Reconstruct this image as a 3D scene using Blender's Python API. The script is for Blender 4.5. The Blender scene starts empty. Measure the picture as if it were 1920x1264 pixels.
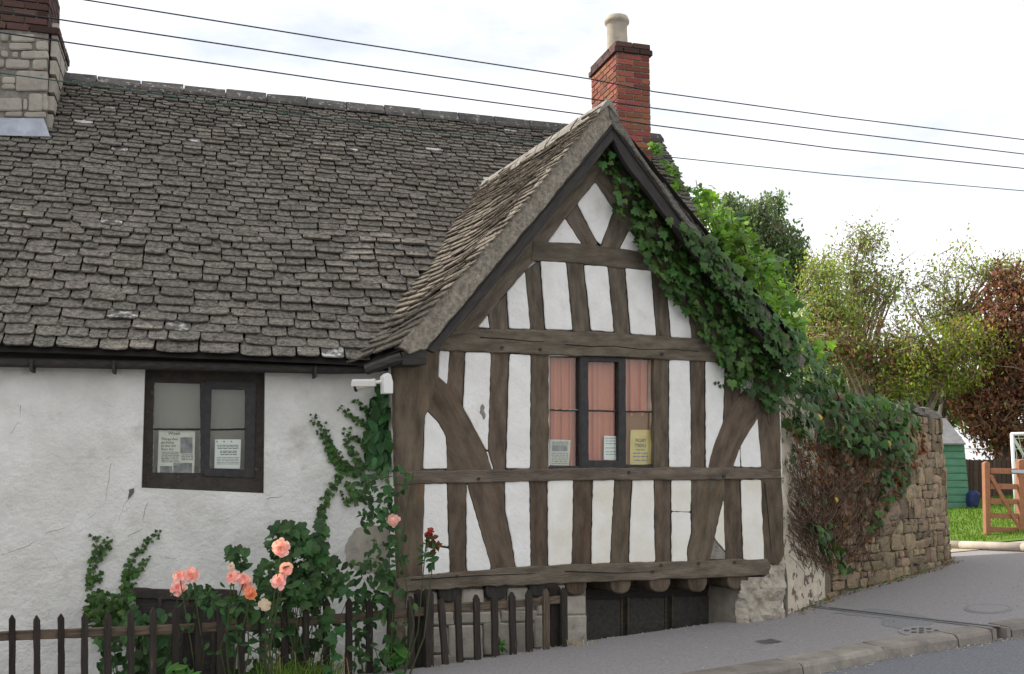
import bpy, bmesh, math, random
import numpy as np
from mathutils import Vector, Matrix, noise
R = random.Random(7)
NR = np.random.default_rng(7)
sc = bpy.context.scene
col = sc.collection
# ------------------------------------------------------------------ camera
F = 1950.0                      # focal length in photo pixels (1920 wide)
PITCH = math.atan(258.0 / F)
CAM = Vector((0, 0, 1.6))
cd = bpy.data.cameras.new('Camera'); cam = bpy.data.objects.new('Camera', cd); col.objects.link(cam)
cam.location = CAM; cam.rotation_euler = (math.pi / 2 + PITCH, 0, 0)
cd.sensor_width = 36; cd.lens = 36 * F / 1920; cd.clip_end = 2000; cd.clip_start = 0.05
sc.camera = cam
sc.render.resolution_x = 1024; sc.render.resolution_y = 674
# ------------------------------------------------------------------ light
SUN_AZ = math.radians(-70)      # from straight ahead, negative = to the left
SUN_EL = math.radians(38)
w = bpy.data.worlds.new('World'); sc.world = w; w.use_nodes = True
nt = w.node_tree; nt.nodes.clear()
wo = nt.nodes.new('ShaderNodeOutputWorld'); bg = nt.nodes.new('ShaderNodeBackground')
sky = nt.nodes.new('ShaderNodeTexSky'); sky.sky_type = 'NISHITA'; sky.sun_disc = False
sky.sun_elevation = SUN_EL; sky.sun_rotation = SUN_AZ; sky.air_density = 1.0; sky.dust_density = 2.5; sky.ozone_density = 1.0
tc = nt.nodes.new('ShaderNodeTexCoord'); mp = nt.nodes.new('ShaderNodeMapping'); mp.inputs['Scale'].default_value = (1.2, 1.2, 3.4)
nz = nt.nodes.new('ShaderNodeTexNoise'); nz.inputs['Scale'].default_value = 1.6; nz.inputs['Detail'].default_value = 7; nz.inputs['Roughness'].default_value = .62
rp = nt.nodes.new('ShaderNodeValToRGB'); rp.color_ramp.elements[0].position = .34; rp.color_ramp.elements[0].color = (.45, .45, .45, 1)
rp.color_ramp.elements[1].position = .6; rp.color_ramp.elements[1].color = (1, 1, 1, 1)
mx = nt.nodes.new('ShaderNodeMixRGB'); mx.inputs[2].default_value = (10.5, 10.6, 10.8, 1)
nt.links.new(tc.outputs['Generated'], mp.inputs[0]); nt.links.new(mp.outputs[0], nz.inputs[0]); nt.links.new(nz.outputs[0], rp.inputs[0])
nt.links.new(rp.outputs[0], mx.inputs[0]); nt.links.new(sky.outputs[0], mx.inputs[1]); nt.links.new(mx.outputs[0], bg.inputs[0])
bg.inputs[1].default_value = 0.1; nt.links.new(bg.outputs[0], wo.inputs[0])
sd = bpy.data.lights.new('Sun', 'SUN'); sd.energy = 4.0; sd.angle = math.radians(.6); sd.color = (1, .94, .84)
sun = bpy.data.objects.new('Sun', sd); col.objects.link(sun)
SDIR = Vector((math.sin(SUN_AZ) * math.cos(SUN_EL), math.cos(SUN_AZ) * math.cos(SUN_EL), math.sin(SUN_EL)))
sun.rotation_euler = SDIR.to_track_quat('Z', 'Y').to_euler(); sun.location = SDIR * 40
vs = sc.view_settings; vs.view_transform = 'Standard'; vs.look = 'None'; vs.gamma = 1; vs.use_curve_mapping = False; vs.exposure = 0.4

# ------------------------------------------------------------------ geometry helpers
cp, sp = math.cos(PITCH), math.sin(PITCH)
def ray(x, y):
    u, v = (x - 960) / F, (632 - y) / F
    return Vector((u, cp - v * sp, sp + v * cp))
def proj(P):
    d = Vector(P) - CAM; f = d.y * cp + d.z * sp
    return 960 + F * d.x / f, 632 - F * (-d.y * sp + d.z * cp) / f
Z = Vector((0, 0, 1))
class Plane:
    def __init__(s, P, ang=None, n=None):
        s.P = Vector(P)
        if ang is not None:
            a = math.radians(ang); s.u = Vector((math.cos(a), math.sin(a), 0)); s.n = Vector((math.sin(a), -math.cos(a), 0))
        else: s.n = Vector(n).normalized(); s.u = Z.cross(s.n).normalized()
    def pt(s, x, y, off=0):
        d = ray(x, y); t = (s.P + s.n * off - CAM).dot(s.n) / d.dot(s.n)
        return CAM + d * t
def at_depth(x, y, Y):
    d = ray(x, y); return CAM + d * (Y / d.y)
def gz(X, Y=0):
    return min(.045 * (math.sqrt((X - 3.2) ** 2 + .5) + (X - 3.2)), .9)
def gl(X, Y): return gz(X) + .07 * min(12, max(0, Y - 17.75)) + .03
def on_lawn(x, y):
    d = ray(x, y); Y = 12.
    while Y < 60:
        p = CAM + d * (Y / d.y)
        if p.z <= gl(p.x, p.y): break
        Y += .02
    return Vector((p.x, p.y, gl(p.x, p.y)))
def on_ground(x, y, dz=0):
    d = ray(x, y); z = 0
    for _ in range(12):
        t = (z + dz - CAM.z) / d.z; p = CAM + d * t; z = gz(p.x, p.y)
    return Vector((p.x, p.y, z + dz))
G = Plane(at_depth(745, 890, 9.6), 29)                  # gable face
M = Plane(G.P - G.n * .30, 16.6)                        # main front wall
def inpoly(x, y, poly):
    c = False; j = len(poly) - 1
    for i in range(len(poly)):
        (xi, yi), (xj, yj) = poly[i], poly[j]
        if (yi > y) != (yj > y) and x < (xj - xi) * (y - yi) / (yj - yi) + xi: c = not c
        j = i
    return c
def lerp(a, b, t): return a + (b - a) * t
def pl_at(pts, t):      # point on polyline at fraction of length
    L = [0]
    for a, b in zip(pts, pts[1:]): L.append(L[-1] + (b - a).length)
    d = t * L[-1]
    for i in range(len(pts) - 1):
        if d <= L[i + 1] or i == len(pts) - 2:
            return pts[i].lerp(pts[i + 1], (d - L[i]) / max(1e-9, L[i + 1] - L[i]))
# ------------------------------------------------------------------ objects
W = {}
def reg(o, M4, parent):
    col.objects.link(o); W[o.name] = M4
    if parent is not None:
        o.parent = parent; o.matrix_parent_inverse = W[parent.name].inverted()
    o.matrix_basis = M4
    return o
def tag(o, label=None, cat=None, group=None, kind=None):
    for k, v in (('label', label), ('category', cat), ('group', group), ('kind', kind)):
        if v: o[k] = v
    return o
def thing(name, loc, label, cat, group=None):
    o = bpy.data.objects.new(name, None); o.empty_display_size = .2
    return tag(reg(o, Matrix.Translation(loc), None), label, cat, group)
def link(name, me, M4, parent=None): return reg(bpy.data.objects.new(name, me), M4, parent)
def frame(o, x, n):
    x = Vector(x).normalized(); n = Vector(n).normalized(); y = n.cross(x).normalized(); x = y.cross(n)
    m = Matrix((x, y, n)).transposed().to_4x4(); m.translation = o; return m
class MB:
    def __init__(s): s.v = []; s.f = []; s.t = []; s.tone = 0
    def add(s, vs, fs):
        b = len(s.v); s.v += [tuple(p) for p in vs]; s.f += [tuple(i + b for i in f) for f in fs]; s.t += [s.tone] * len(fs)
    def box(s, m4, sx, sy, sz, z0=-.5):
        vs = [m4 @ Vector((x * sx, y * sy, (z + z0 + .5) * sz)) for x in (-.5, .5) for y in (-.5, .5) for z in (-.5, .5)]
        s.add(vs, [(0, 1, 3, 2), (4, 6, 7, 5), (0, 4, 5, 1), (2, 3, 7, 6), (0, 2, 6, 4), (1, 5, 7, 3)])
    def tube(s, pts, r0, r1=None, n=5, cap=True):
        r1 = r0 if r1 is None else r1; pts = [Vector(p) for p in pts]; vs = []; fs = []
        for i, p in enumerate(pts):
            d = (pts[min(i + 1, len(pts) - 1)] - pts[max(i - 1, 0)])
            if d.length < 1e-9: d = Vector((0, 0, 1))
            d.normalize(); a = d.cross(Vector((.31, .2, .93)) if abs(d.z) < .9 else Vector((1, .1, 0))).normalized(); b = d.cross(a)
            r = lerp(r0, r1, i / max(1, len(pts) - 1))
            for k in range(n):
                q = 2 * math.pi * k / n; vs.append(p + a * math.cos(q) * r + b * math.sin(q) * r)
        for i in range(len(pts) - 1):
            for k in range(n): fs.append((i * n + k, i * n + (k + 1) % n, (i + 1) * n + (k + 1) % n, (i + 1) * n + k))
        if cap: fs += [tuple(range(n))[::-1], tuple(range((len(pts) - 1) * n, len(pts) * n))]
        s.add(vs, fs)
    def prism(s, pts, dirv):
        n = len(pts); s.add(list(pts) + [p + dirv for p in pts], [tuple(range(n)), tuple(range(n, 2 * n))[::-1]] + [(i, i + n, (i + 1) % n + n, (i + 1) % n) for i in range(n)])
    def mesh(s, name, m=None, M4=None, smooth=False):
        me = bpy.data.meshes.new(name); vs = s.v
        if M4 is not None: I = M4.inverted(); vs = [I @ Vector(p) for p in vs]
        me.from_pydata(vs, [], s.f)
        if any(s.t): a = me.attributes.new('tone', 'FLOAT', 'FACE'); a.data.foreach_set('value', s.t)
        if m: me.materials.append(m)
        if smooth: me.polygons.foreach_set('use_smooth', [True] * len(me.polygons))
        me.update(); return me
    def build(s, name, m, parent=None, M4=None, smooth=False, recalc=True):
        M4 = M4 or (Matrix.Translation(s.v[0]) if s.v else Matrix())
        me = s.mesh(name, m, M4, smooth)
        if recalc:
            bm = bmesh.new(); bm.from_mesh(me); bmesh.ops.recalc_face_normals(bm, faces=bm.faces); bm.to_mesh(me); bm.free()
        return link(name, me, M4, parent)
def np_mesh(name, V, Fq, tone, m):      # V (N,3) F (K,c)
    me = bpy.data.meshes.new(name); K, c = Fq.shape
    me.vertices.add(len(V)); me.vertices.foreach_set('co', V.astype(np.float32).ravel())
    me.loops.add(K * c); me.loops.foreach_set('vertex_index', Fq.astype(np.int32).ravel())
    me.polygons.add(K); me.polygons.foreach_set('loop_start', (np.arange(K) * c).astype(np.int32))
    me.update(calc_edges=True)
    a = me.attributes.new('tone', 'FLOAT', 'FACE'); a.data.foreach_set('value', tone.astype(np.float32))
    me.materials.append(m); return me
def scatter(name, base_v, base_f, Ms, tones, m, parent=None, loc=None):
    """joined copies of a small leaf; Ms list of 4x4"""
    A = np.array([[list(r) for r in q] for q in Ms]); n = len(A); k = len(base_v)
    bv = np.hstack([np.array(base_v), np.ones((k, 1))])
    V = np.einsum('nij,kj->nki', A[:, :3, :], bv).reshape(-1, 3)
    Fq = (np.array(base_f)[None] + (np.arange(n) * k)[:, None, None]).reshape(-1, len(base_f[0]))
    loc = Vector(loc) if loc is not None else Vector(V[0])
    me = np_mesh(name, V - np.array(loc), Fq, np.repeat(np.array(tones), len(base_f)), m)
    o = link(name, me, Matrix.Translation(loc), parent); o['kind'] = 'stuff'
    return o
# ------------------------------------------------------------------ materials
MATS = {}
def mat(name, c, c2=None, scale=6., rough=.85, bump=.3, bscale=40., stretch=(1, 1, 1), tone=0., c3=None, s3=20., p3=.62, w3=.08, world=False, spec=.3, bdist=.01, trans=0., detail=7, metal=0.):
    if name in MATS: return MATS[name]
    m = bpy.data.materials.new(name); m.use_nodes = True; n = m.node_tree.nodes; l = m.node_tree.links
    b = n['Principled BSDF']; out = n['Material Output']
    b.inputs['Roughness'].default_value = rough; b.inputs['Specular IOR Level'].default_value = spec; b.inputs['Metallic'].default_value = metal
    if world: co = n.new('ShaderNodeNewGeometry').outputs['Position']
    else: co = n.new('ShaderNodeTexCoord').outputs['Object']
    mpn = n.new('ShaderNodeMapping'); mpn.inputs['Scale'].default_value = stretch; l.new(co, mpn.inputs[0])
    if world == 'shift':
        at0 = n.new('ShaderNodeAttribute'); at0.attribute_name = 'tone'; o0 = n.new('ShaderNodeObjectInfo'); a0 = n.new('ShaderNodeMath'); l.new(at0.outputs['Fac'], a0.inputs[0]); l.new(o0.outputs['Random'], a0.inputs[1])
        m0 = n.new('ShaderNodeMath'); m0.operation = 'MULTIPLY'; m0.inputs[1].default_value = 37; l.new(a0.outputs[0], m0.inputs[0]); c0 = n.new('ShaderNodeCombineXYZ')
        for k in range(3): l.new(m0.outputs[0], c0.inputs[k])
        l.new(c0.outputs[0], mpn.inputs['Location'])
    if not world:      # shift the pattern per object so copies differ
        oi = n.new('ShaderNodeObjectInfo'); mm = n.new('ShaderNodeMath'); mm.operation = 'MULTIPLY'; mm.inputs[1].default_value = 40
        l.new(oi.outputs['Random'], mm.inputs[0]); cx = n.new('ShaderNodeCombineXYZ')
        for k in range(3): l.new(mm.outputs[0], cx.inputs[k])
        l.new(cx.outputs[0], mpn.inputs['Location'])
    co = mpn.outputs[0]
    def nzn(s, d=detail, r=.6):
        q = n.new('ShaderNodeTexNoise'); q.inputs['Scale'].default_value = s; q.inputs['Detail'].default_value = d; q.inputs['Roughness'].default_value = r; l.new(co, q.inputs[0]); return q.outputs[0]
    def ramp(src, p0, p1):
        q = n.new('ShaderNodeMapRange'); q.inputs[1].default_value = p0; q.inputs[2].default_value = p1; l.new(src, q.inputs[0]); return q.outputs[0]
    def mix(f, a, bb, mode='MIX'):
        q = n.new('ShaderNodeMixRGB'); q.blend_type = mode
        for i, vv in ((0, f), (1, a), (2, bb)):
            if hasattr(vv, 'is_linked') or hasattr(vv, 'links'): l.new(vv, q.inputs[i])
            else: q.inputs[i].default_value = vv if i == 0 else (*vv, 1)
        return q.outputs[0]
    cc = c
    if c2: cc = mix(ramp(nzn(scale), .33, .67), c, c2)
    if c3: cc = mix(ramp(nzn(s3), p3, p3 + w3), cc, c3)
    if tone:
        at = n.new('ShaderNodeAttribute'); at.attribute_name = 'tone'; oi2 = n.new('ShaderNodeObjectInfo')
        ad = n.new('ShaderNodeMath'); ad.operation = 'ADD'; l.new(at.outputs['Fac'], ad.inputs[0]); l.new(oi2.outputs['Random'], ad.inputs[1])
        fr = n.new('ShaderNodeMath'); fr.operation = 'FRACT'; l.new(ad.outputs[0], fr.inputs[0])
        mr = n.new('ShaderNodeMapRange'); mr.inputs[3].default_value = 1 - tone; mr.inputs[4].default_value = 1 + tone; l.new(fr.outputs[0], mr.inputs[0])
        hs = n.new('ShaderNodeHueSaturation'); l.new(mr.outputs[0], hs.inputs['Value'])
        mh = n.new('ShaderNodeMapRange'); mh.inputs[3].default_value = .5 - tone * .05; mh.inputs[4].default_value = .5 + tone * .05
        f2 = n.new('ShaderNodeMath'); f2.operation = 'MULTIPLY'; f2.inputs[1].default_value = 7.3; l.new(fr.outputs[0], f2.inputs[0])
        f3 = n.new('ShaderNodeMath'); f3.operation = 'FRACT'; l.new(f2.outputs[0], f3.inputs[0]); l.new(f3.outputs[0], mh.inputs[0]); l.new(mh.outputs[0], hs.inputs['Hue'])
        if isinstance(cc, tuple): hs.inputs['Color'].default_value = (*cc, 1)
        else: l.new(cc, hs.inputs['Color'])
        cc = hs.outputs[0]
    if isinstance(cc, tuple): b.inputs['Base Color'].default_value = (*cc, 1)
    else: l.new(cc, b.inputs['Base Color'])
    if bump:
        bp = n.new('ShaderNodeBump'); bp.inputs['Strength'].default_value = bump; bp.inputs['Distance'].default_value = bdist
        l.new(nzn(bscale, 6, .65), bp.inputs['Height']); l.new(bp.outputs[0], b.inputs['Normal'])
    if trans:
        tr = n.new('ShaderNodeBsdfTranslucent'); ms = n.new('ShaderNodeMixShader'); ms.inputs[0].default_value = trans
        if isinstance(cc, tuple): tr.inputs[0].default_value = (*[min(1, q * 1.6) for q in cc], 1)
        else:
            tm = n.new('ShaderNodeMixRGB'); tm.blend_type = 'MULTIPLY'; tm.inputs[0].default_value = 1; tm.inputs[2].default_value = (1.9, 2.0, .8, 1); l.new(cc, tm.inputs[1]); l.new(tm.outputs[0], tr.inputs[0])
        l.new(b.outputs[0], ms.inputs[1]); l.new(tr.outputs[0], ms.inputs[2]); l.new(ms.outputs[0], out.inputs[0])
    MATS[name] = m; return m
m_slate = mat('stone slate', (.285, .257, .217), (.074, .068, .061), scale=24, tone=.20, c3=(.46, .42, .34), s3=52, p3=.585, w3=.10, bump=1., bscale=48, bdist=.022, world='shift', rough=.95, spec=.1, stretch=(1, 1, 1.5))
m_slate_warm = mat('stone slate warm', (.29, .25, .20), (.09, .08, .069), scale=24, tone=.22, c3=(.52, .45, .35), s3=52, p3=.58, w3=.10, bump=1., bscale=48, bdist=.022, world='shift', rough=.95, spec=.1, stretch=(1, 1, 1.5))
m_lichen = mat('lichened slate', (.17, .156, .135), (.10, .092, .082), scale=13, c3=(.66, .65, .62), s3=9, p3=.47, w3=.13, bump=1., bscale=42, bdist=.022, world='shift', rough=.95, spec=.12)
m_deck = mat('roof deck', (.03, .027, .024), bump=0)
m_ridge = mat('ridge stone', (.10, .093, .083), (.05, .047, .044), scale=8, c3=(.32, .30, .26), s3=18, p3=.58, bump=.9, bscale=30, tone=.25)
m_mortar = mat('lime mortar', (.30, .275, .235), (.17, .155, .135), scale=12, c3=(.42, .40, .35), s3=40, p3=.62, bump=.9, bscale=50)
m_wall = mat('limewashed wall', (.80, .785, .745), (.63, .615, .575), scale=2.6, c3=(.42, .39, .34), s3=2.9, p3=.56, w3=.24, bump=1., bscale=18, bdist=.02, world=True)
m_plaster = mat('white plaster', (.86, .845, .815), (.76, .735, .69), scale=5, bump=.8, bscale=24, bdist=.012, c3=(.58, .53, .44), s3=3.6, p3=.60, w3=.28, world=True)
m_plaster_low = mat('stained plaster', (.84, .82, .765), (.73, .685, .58), scale=3.2, bump=.6, bscale=22, bdist=.008, c3=(.50, .42, .28), s3=4, p3=.64, w3=.25, world=True)
m_timber = mat('weathered oak', (.175, .135, .098), (.080, .063, .047), scale=3.2, stretch=(1, 3.2, 3.2), bump=1., bscale=22, bdist=.014, rough=.95, spec=.06, tone=.16, c3=(.20, .118, .066), s3=2.4, p3=.58, w3=.22, detail=10)
m_timber_g = mat('grey weathered oak', (.205, .170, .130), (.095, .079, .061), scale=3.2, stretch=(1, 4, 4), bump=1., bscale=22, bdist=.016, rough=.95, spec=.06, tone=.12, c3=(.13, .10, .078), s3=2.6, p3=.58, w3=.22, detail=10)
m_shadow_gap = mat('painted shadow gap', (.022, .019, .016), bump=0)
m_dark = mat('black stained timber', (.028, .026, .025), (.06, .052, .045), scale=5, stretch=(1, 8, 8), bump=.8, bscale=10, rough=.7, spec=.25)
m_paint = mat('black frame paint', (.022, .022, .024), (.045, .042, .040), scale=14, bump=.5, bscale=30, rough=.5, c3=(.42, .41, .39), s3=30, p3=.73, w3=.04)
m_putty = mat('flaking putty', (.55, .55, .53), (.08, .08, .08), scale=40, bump=.8, bscale=80)
m_brick = mat('red brick', (.34, .11, .06), (.20, .07, .05), scale=11, tone=.4, c3=(.07, .05, .045), s3=9, p3=.66, w3=.12, bump=.8, bscale=45)
m_brick_d = mat('sooty brick', (.13, .06, .045), (.055, .042, .04), scale=11, tone=.45, bump=.8, bscale=45, c3=(.28, .11, .07), s3=8, p3=.62)
m_stone = mat('limestone block', (.42, .385, .325), (.30, .27, .225), scale=7, tone=.16, bump=.9, bscale=25, c3=(.19, .175, .15), s3=14, p3=.62)
m_rubble = mat('rubble stone', (.34, .25, .15), (.19, .155, .11), scale=9, tone=.34, bump=1., bscale=26, bdist=.03, c3=(.10, .09, .075), s3=9, p3=.56, w3=.15, world='shift', rough=.95)
m_joint = mat('earth mortar', (.25, .205, .145), (.15, .125, .09), scale=14, bump=1., bscale=30, bdist=.02, world=True)
m_pot = mat('clay pot', (.50, .44, .34), (.36, .32, .26), scale=9, bump=.3)
m_lead = mat('lead', (.42, .45, .50), (.28, .30, .34), scale=8, rough=.5, metal=.3, bump=.3)
m_asph = mat('pavement asphalt', (.33, .308, .308), (.215, .20, .20), scale=38, bump=.8, bscale=110, bdist=.008, world=True, c3=(.20, .19, .188), s3=2.1, p3=.60, w3=.3, detail=9)
m_road = mat('road asphalt', (.22, .225, .24), (.13, .135, .145), scale=45, bump=.9, bscale=110, bdist=.008, world=True, c3=(.30, .30, .305), s3=80, p3=.62, w3=.06)
m_patch = mat('dark asphalt patch', (.17, .175, .18), (.25, .245, .245), scale=30, bump=.7, bscale=130, bdist=.005, world=True)
m_kerb = mat('kerb stone', (.30, .265, .225), (.18, .16, .14), scale=5, bump=.6, bscale=45, tone=.15, c3=(.31, .28, .24), s3=30, p3=.6)
m_iron = mat('cast iron', (.06, .06, .062), (.10, .095, .09), scale=20, bump=.5, bscale=60, rough=.6)
m_earth = mat('earth', (.06, .048, .035), (.035, .03, .025), scale=5, bump=1., bscale=22, bdist=.03, world=True)
m_gravel = mat('gravel', (.52, .45, .34), (.30, .26, .20), scale=70, bump=1, bscale=70, world=True)
m_lawn = mat('lawn', (.17, .27, .035), (.12, .21, .03), scale=3, bump=1, bscale=90, bdist=.03, world=True)
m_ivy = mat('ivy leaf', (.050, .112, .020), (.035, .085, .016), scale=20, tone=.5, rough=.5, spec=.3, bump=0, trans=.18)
m_ivy_sun = mat('sun painted climber leaf', (.17, .30, .05), (.11, .22, .04), scale=20, tone=.5, rough=.4, spec=.4, bump=0, trans=.45)  # paler green puts sunlight into leaves that the house shades
m_ivy_mid = mat('young ivy leaf', (.085, .165, .035), (.055, .12, .028), scale=20, tone=.4, rough=.5, spec=.3, bump=0, trans=.25)
m_leaf_d = mat('dark leaf', (.038, .095, .024), (.026, .07, .02), scale=20, tone=.5, rough=.5, spec=.3, bump=0, trans=.2)
m_leaf_y = mat('yellow leaf', (.55, .36, .04), tone=.3, bump=0, trans=.25)
m_leaf_br = mat('withered leaf', (.25, .11, .05), (.15, .068, .035), scale=20, tone=.5, rough=.7, bump=0, trans=.3)
m_hazel = mat('hawthorn leaf', (.29, .345, .11), (.19, .245, .085), scale=20, tone=.45, rough=.6, bump=0, trans=.42)
m_twig = mat('light brown twig', (.36, .28, .21), (.24, .18, .14), scale=9, bump=0)  # light brown for limbs and twigs
m_gold = mat('yellow green leaf', (.30, .35, .07), (.21, .26, .055), scale=20, tone=.35, rough=.5, bump=0, trans=.45)
m_birch = mat('weeping leaf', (.20, .265, .14), (.145, .20, .115), scale=20, tone=.45, rough=.5, bump=0, trans=.35)
m_hedge_br = mat('hedge leaf', (.28, .125, .065), (.16, .075, .045), scale=20, tone=.55, rough=.8, bump=0, trans=.14)
m_bark = mat('bark', (.19, .165, .14), (.10, .085, .07), scale=9, stretch=(3, 3, 1), bump=.6)
m_vine = mat('dry vine stem', (.17, .105, .065), (.09, .06, .042), scale=12, bump=.3, tone=.3)
m_stem = mat('green stem', (.06, .075, .03), bump=0)
m_rose = mat('pink petal', (.86, .44, .46), (.93, .66, .64), scale=30, tone=.2, bump=0, rough=.6, trans=.2)
m_rose_c = mat('rose heart', (.84, .32, .28), bump=0, rough=.6, trans=.15)
m_rose_w = mat('cream petal', (.80, .66, .50), bump=0, rough=.6, trans=.2)
m_hip = mat('red bud', (.36, .045, .03), bump=0, rough=.5)
m_fence = mat('old fence wood', (.050, .041, .035), (.028, .024, .021), scale=6, stretch=(1, 9, 9), bump=1, bscale=12, bdist=.01, tone=.3, c3=(.15, .115, .08), s3=5, p3=.66, w3=.1, spec=.15)
m_rail = mat('bare fence rail', (.17, .125, .085), (.06, .05, .04), scale=5, stretch=(1, 9, 9), bump=1, bscale=12, bdist=.01, spec=.15)
m_cream = mat('cream blind', (.33, .29, .24), (.27, .235, .195), scale=2, bump=0)
m_curtain = mat('orange curtain', (.70, .28, .175), (.58, .21, .135), scale=2.5, stretch=(6, 6, .6), bump=.4, bscale=6)
m_curtain2 = mat('brown board', (.35, .17, .06), (.28, .13, .05), scale=3, bump=0)
m_paper = mat('newsprint', (.74, .71, .62), (.62, .58, .48), scale=9, bump=0)
m_white = mat('white paper', (.88, .87, .82), bump=0)
m_ypaper = mat('yellowed paper', (.82, .64, .25), (.70, .53, .19), scale=7, bump=0)
m_ink = mat('ink', (.03, .03, .032), bump=0)
m_grey = mat('print grey', (.20, .20, .20), (.36, .36, .35), scale=22, bump=0)
m_cctv = mat('white enamel', (.72, .71, .68), rough=.35, bump=0)
m_black = mat('black plastic', (.012, .012, .013), rough=.35, bump=0)
m_cable = mat('cable', (.02, .024, .028), bump=0, rough=.6)
m_green = mat('green shed paint', (.12, .27, .19), (.09, .22, .15), scale=6, stretch=(1, 1, 6), bump=.4, bscale=20)
m_felt = mat('roofing felt', (.20, .20, .205), (.14, .14, .145), scale=6, bump=.5, bscale=60)
m_gate = mat('stained gate wood', (.38, .175, .095), (.28, .125, .07), scale=5, stretch=(3, 3, 8), bump=.3)
m_goal = mat('white steel', (.75, .78, .78), rough=.4, bump=0)
m_net = mat('goal net', (.55, .58, .58), bump=0)
m_galv = mat('galvanised', (.5, .52, .54), rough=.4, metal=.6, bump=0)
m_board = mat('fence board', (.10, .065, .045), (.06, .042, .032), scale=5, stretch=(6, 6, 1), bump=.4, tone=.25)
m_blue = mat('blue plastic', (.015, .025, .10), rough=.5, bump=0)
m_log = mat('pale log', (.50, .44, .36), (.36, .31, .26), scale=4, bump=.5)
m_grass = mat('grass blade', (.15, .25, .04), (.10, .18, .03), scale=10, tone=.4, bump=0, trans=.25)
m_straw = mat('dry grass', (.36, .28, .14), tone=.3, bump=0)
m_weed = mat('weed leaf', (.075, .19, .035), (.05, .14, .03), scale=12, tone=.35, rough=.5, bump=0, trans=.3)
def glass_mat():
    m = bpy.data.materials.new('window glass'); m.use_nodes = True; n = m.node_tree.nodes; l = m.node_tree.links; n.remove(n['Principled BSDF'])
    t = n.new('ShaderNodeBsdfTransparent'); t.inputs[0].default_value = (.93, .95, .94, 1); g = n.new('ShaderNodeBsdfGlossy'); g.inputs['Roughness'].default_value = .03
    fz = n.new('ShaderNodeLayerWeight'); fz.inputs[0].default_value = .5; pw = n.new('ShaderNodeMath'); pw.operation = 'POWER'; pw.inputs[1].default_value = 5; l.new(fz.outputs['Facing'], pw.inputs[0])
    ad = n.new('ShaderNodeMath'); ad.operation = 'MULTIPLY_ADD'; ad.inputs[1].default_value = .9; ad.inputs[2].default_value = .035; l.new(pw.outputs[0], ad.inputs[0])
    bp = n.new('ShaderNodeBump'); bp.inputs['Strength'].default_value = .25; bp.inputs['Distance'].default_value = .02
    q = n.new('ShaderNodeTexNoise'); q.inputs['Scale'].default_value = 4; l.new(q.outputs[0], bp.inputs['Height']); l.new(bp.outputs[0], g.inputs['Normal'])
    x = n.new('ShaderNodeMixShader'); l.new(ad.outputs[0], x.inputs[0]); l.new(t.outputs[0], x.inputs[1]); l.new(g.outputs[0], x.inputs[2]); l.new(x.outputs[0], n['Material Output'].inputs[0]); return m
m_glass = glass_mat()
# ------------------------------------------------------------------ polygon pieces on a plane
def rough_poly(pts, jit=1.0, rnd=2.5, step=14):
    """round the corners a little and make the edges uneven (pixel units)"""
    n = len(pts); out = []
    for i in range(n):
        a, p, b = Vector(pts[i - 1]), Vector(pts[i]), Vector(pts[(i + 1) % n])
        la, lb = (a - p).length, (b - p).length
        ra, rb = min(rnd, la * .35), min(rnd, lb * .35)
        q0 = p + (a - p) * (ra / max(la, 1e-6)); q1 = p + (b - p) * (rb / max(lb, 1e-6))
        out += [q0, (q0 + q1 + p * 2) / 4, q1]
    res = []
    for i in range(len(out)):
        a, b = out[i], out[(i + 1) % len(out)]
        res.append(a); k = int((b - a).length / step)
        d = (b - a); nn = Vector((-d.y, d.x)); nn = nn / max(nn.length, 1e-6)
        for j in range(1, k + 1):
            q = a + d * (j / (k + 1)); res.append(q + nn * R.uniform(-jit, jit))
    return [(p.x, p.y) for p in res]
def slab(name, plane, poly, front, back, m, parent, jit=.6, rnd=1.5, inset=.006, bulge=.005, grain=None, step=14):
    """a piece with depth lying on a plane, outline from photo pixels on that plane"""
    pts = [plane.pt(x, y, front) for x, y in rough_poly(poly, jit, rnd, step)]
    c = sum(pts, Vector()) / len(pts)
    gdir = grain if grain is not None else plane.u
    M4 = frame(c, gdir, plane.n); I = M4.inverted()
    bm = bmesh.new(); vs = [bm.verts.new(I @ p) for p in pts]
    f = bm.faces.new(vs); f.normal_update()
    if f.normal.z < 0: f.normal_flip()
    r = bmesh.ops.extrude_face_region(bm, geom=[f]); 
    top = [q for q in r['geom'] if isinstance(q, bmesh.types.BMFace)][0]
    vt = set(top.verts)
    for v in bm.verts:
        if v not in vt: v.co.z += (back - front)
    if f.is_valid and f not in (top,): pass
    if inset:
        bmesh.ops.inset_region(bm, faces=[top], thickness=inset, use_even_offset=False)
        for v in top.verts: v.co.z += bulge
    bmesh.ops.triangulate(bm, faces=[q for q in bm.faces if len(q.verts) > 4])
    bmesh.ops.recalc_face_normals(bm, faces=bm.faces)
    me = bpy.data.meshes.new(name); bm.to_mesh(me); bm.free(); me.materials.append(m)
    return link(name, me, M4, parent)
def gdir(plane, a, b):
    return plane.pt(*b) - plane.pt(*a)
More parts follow.
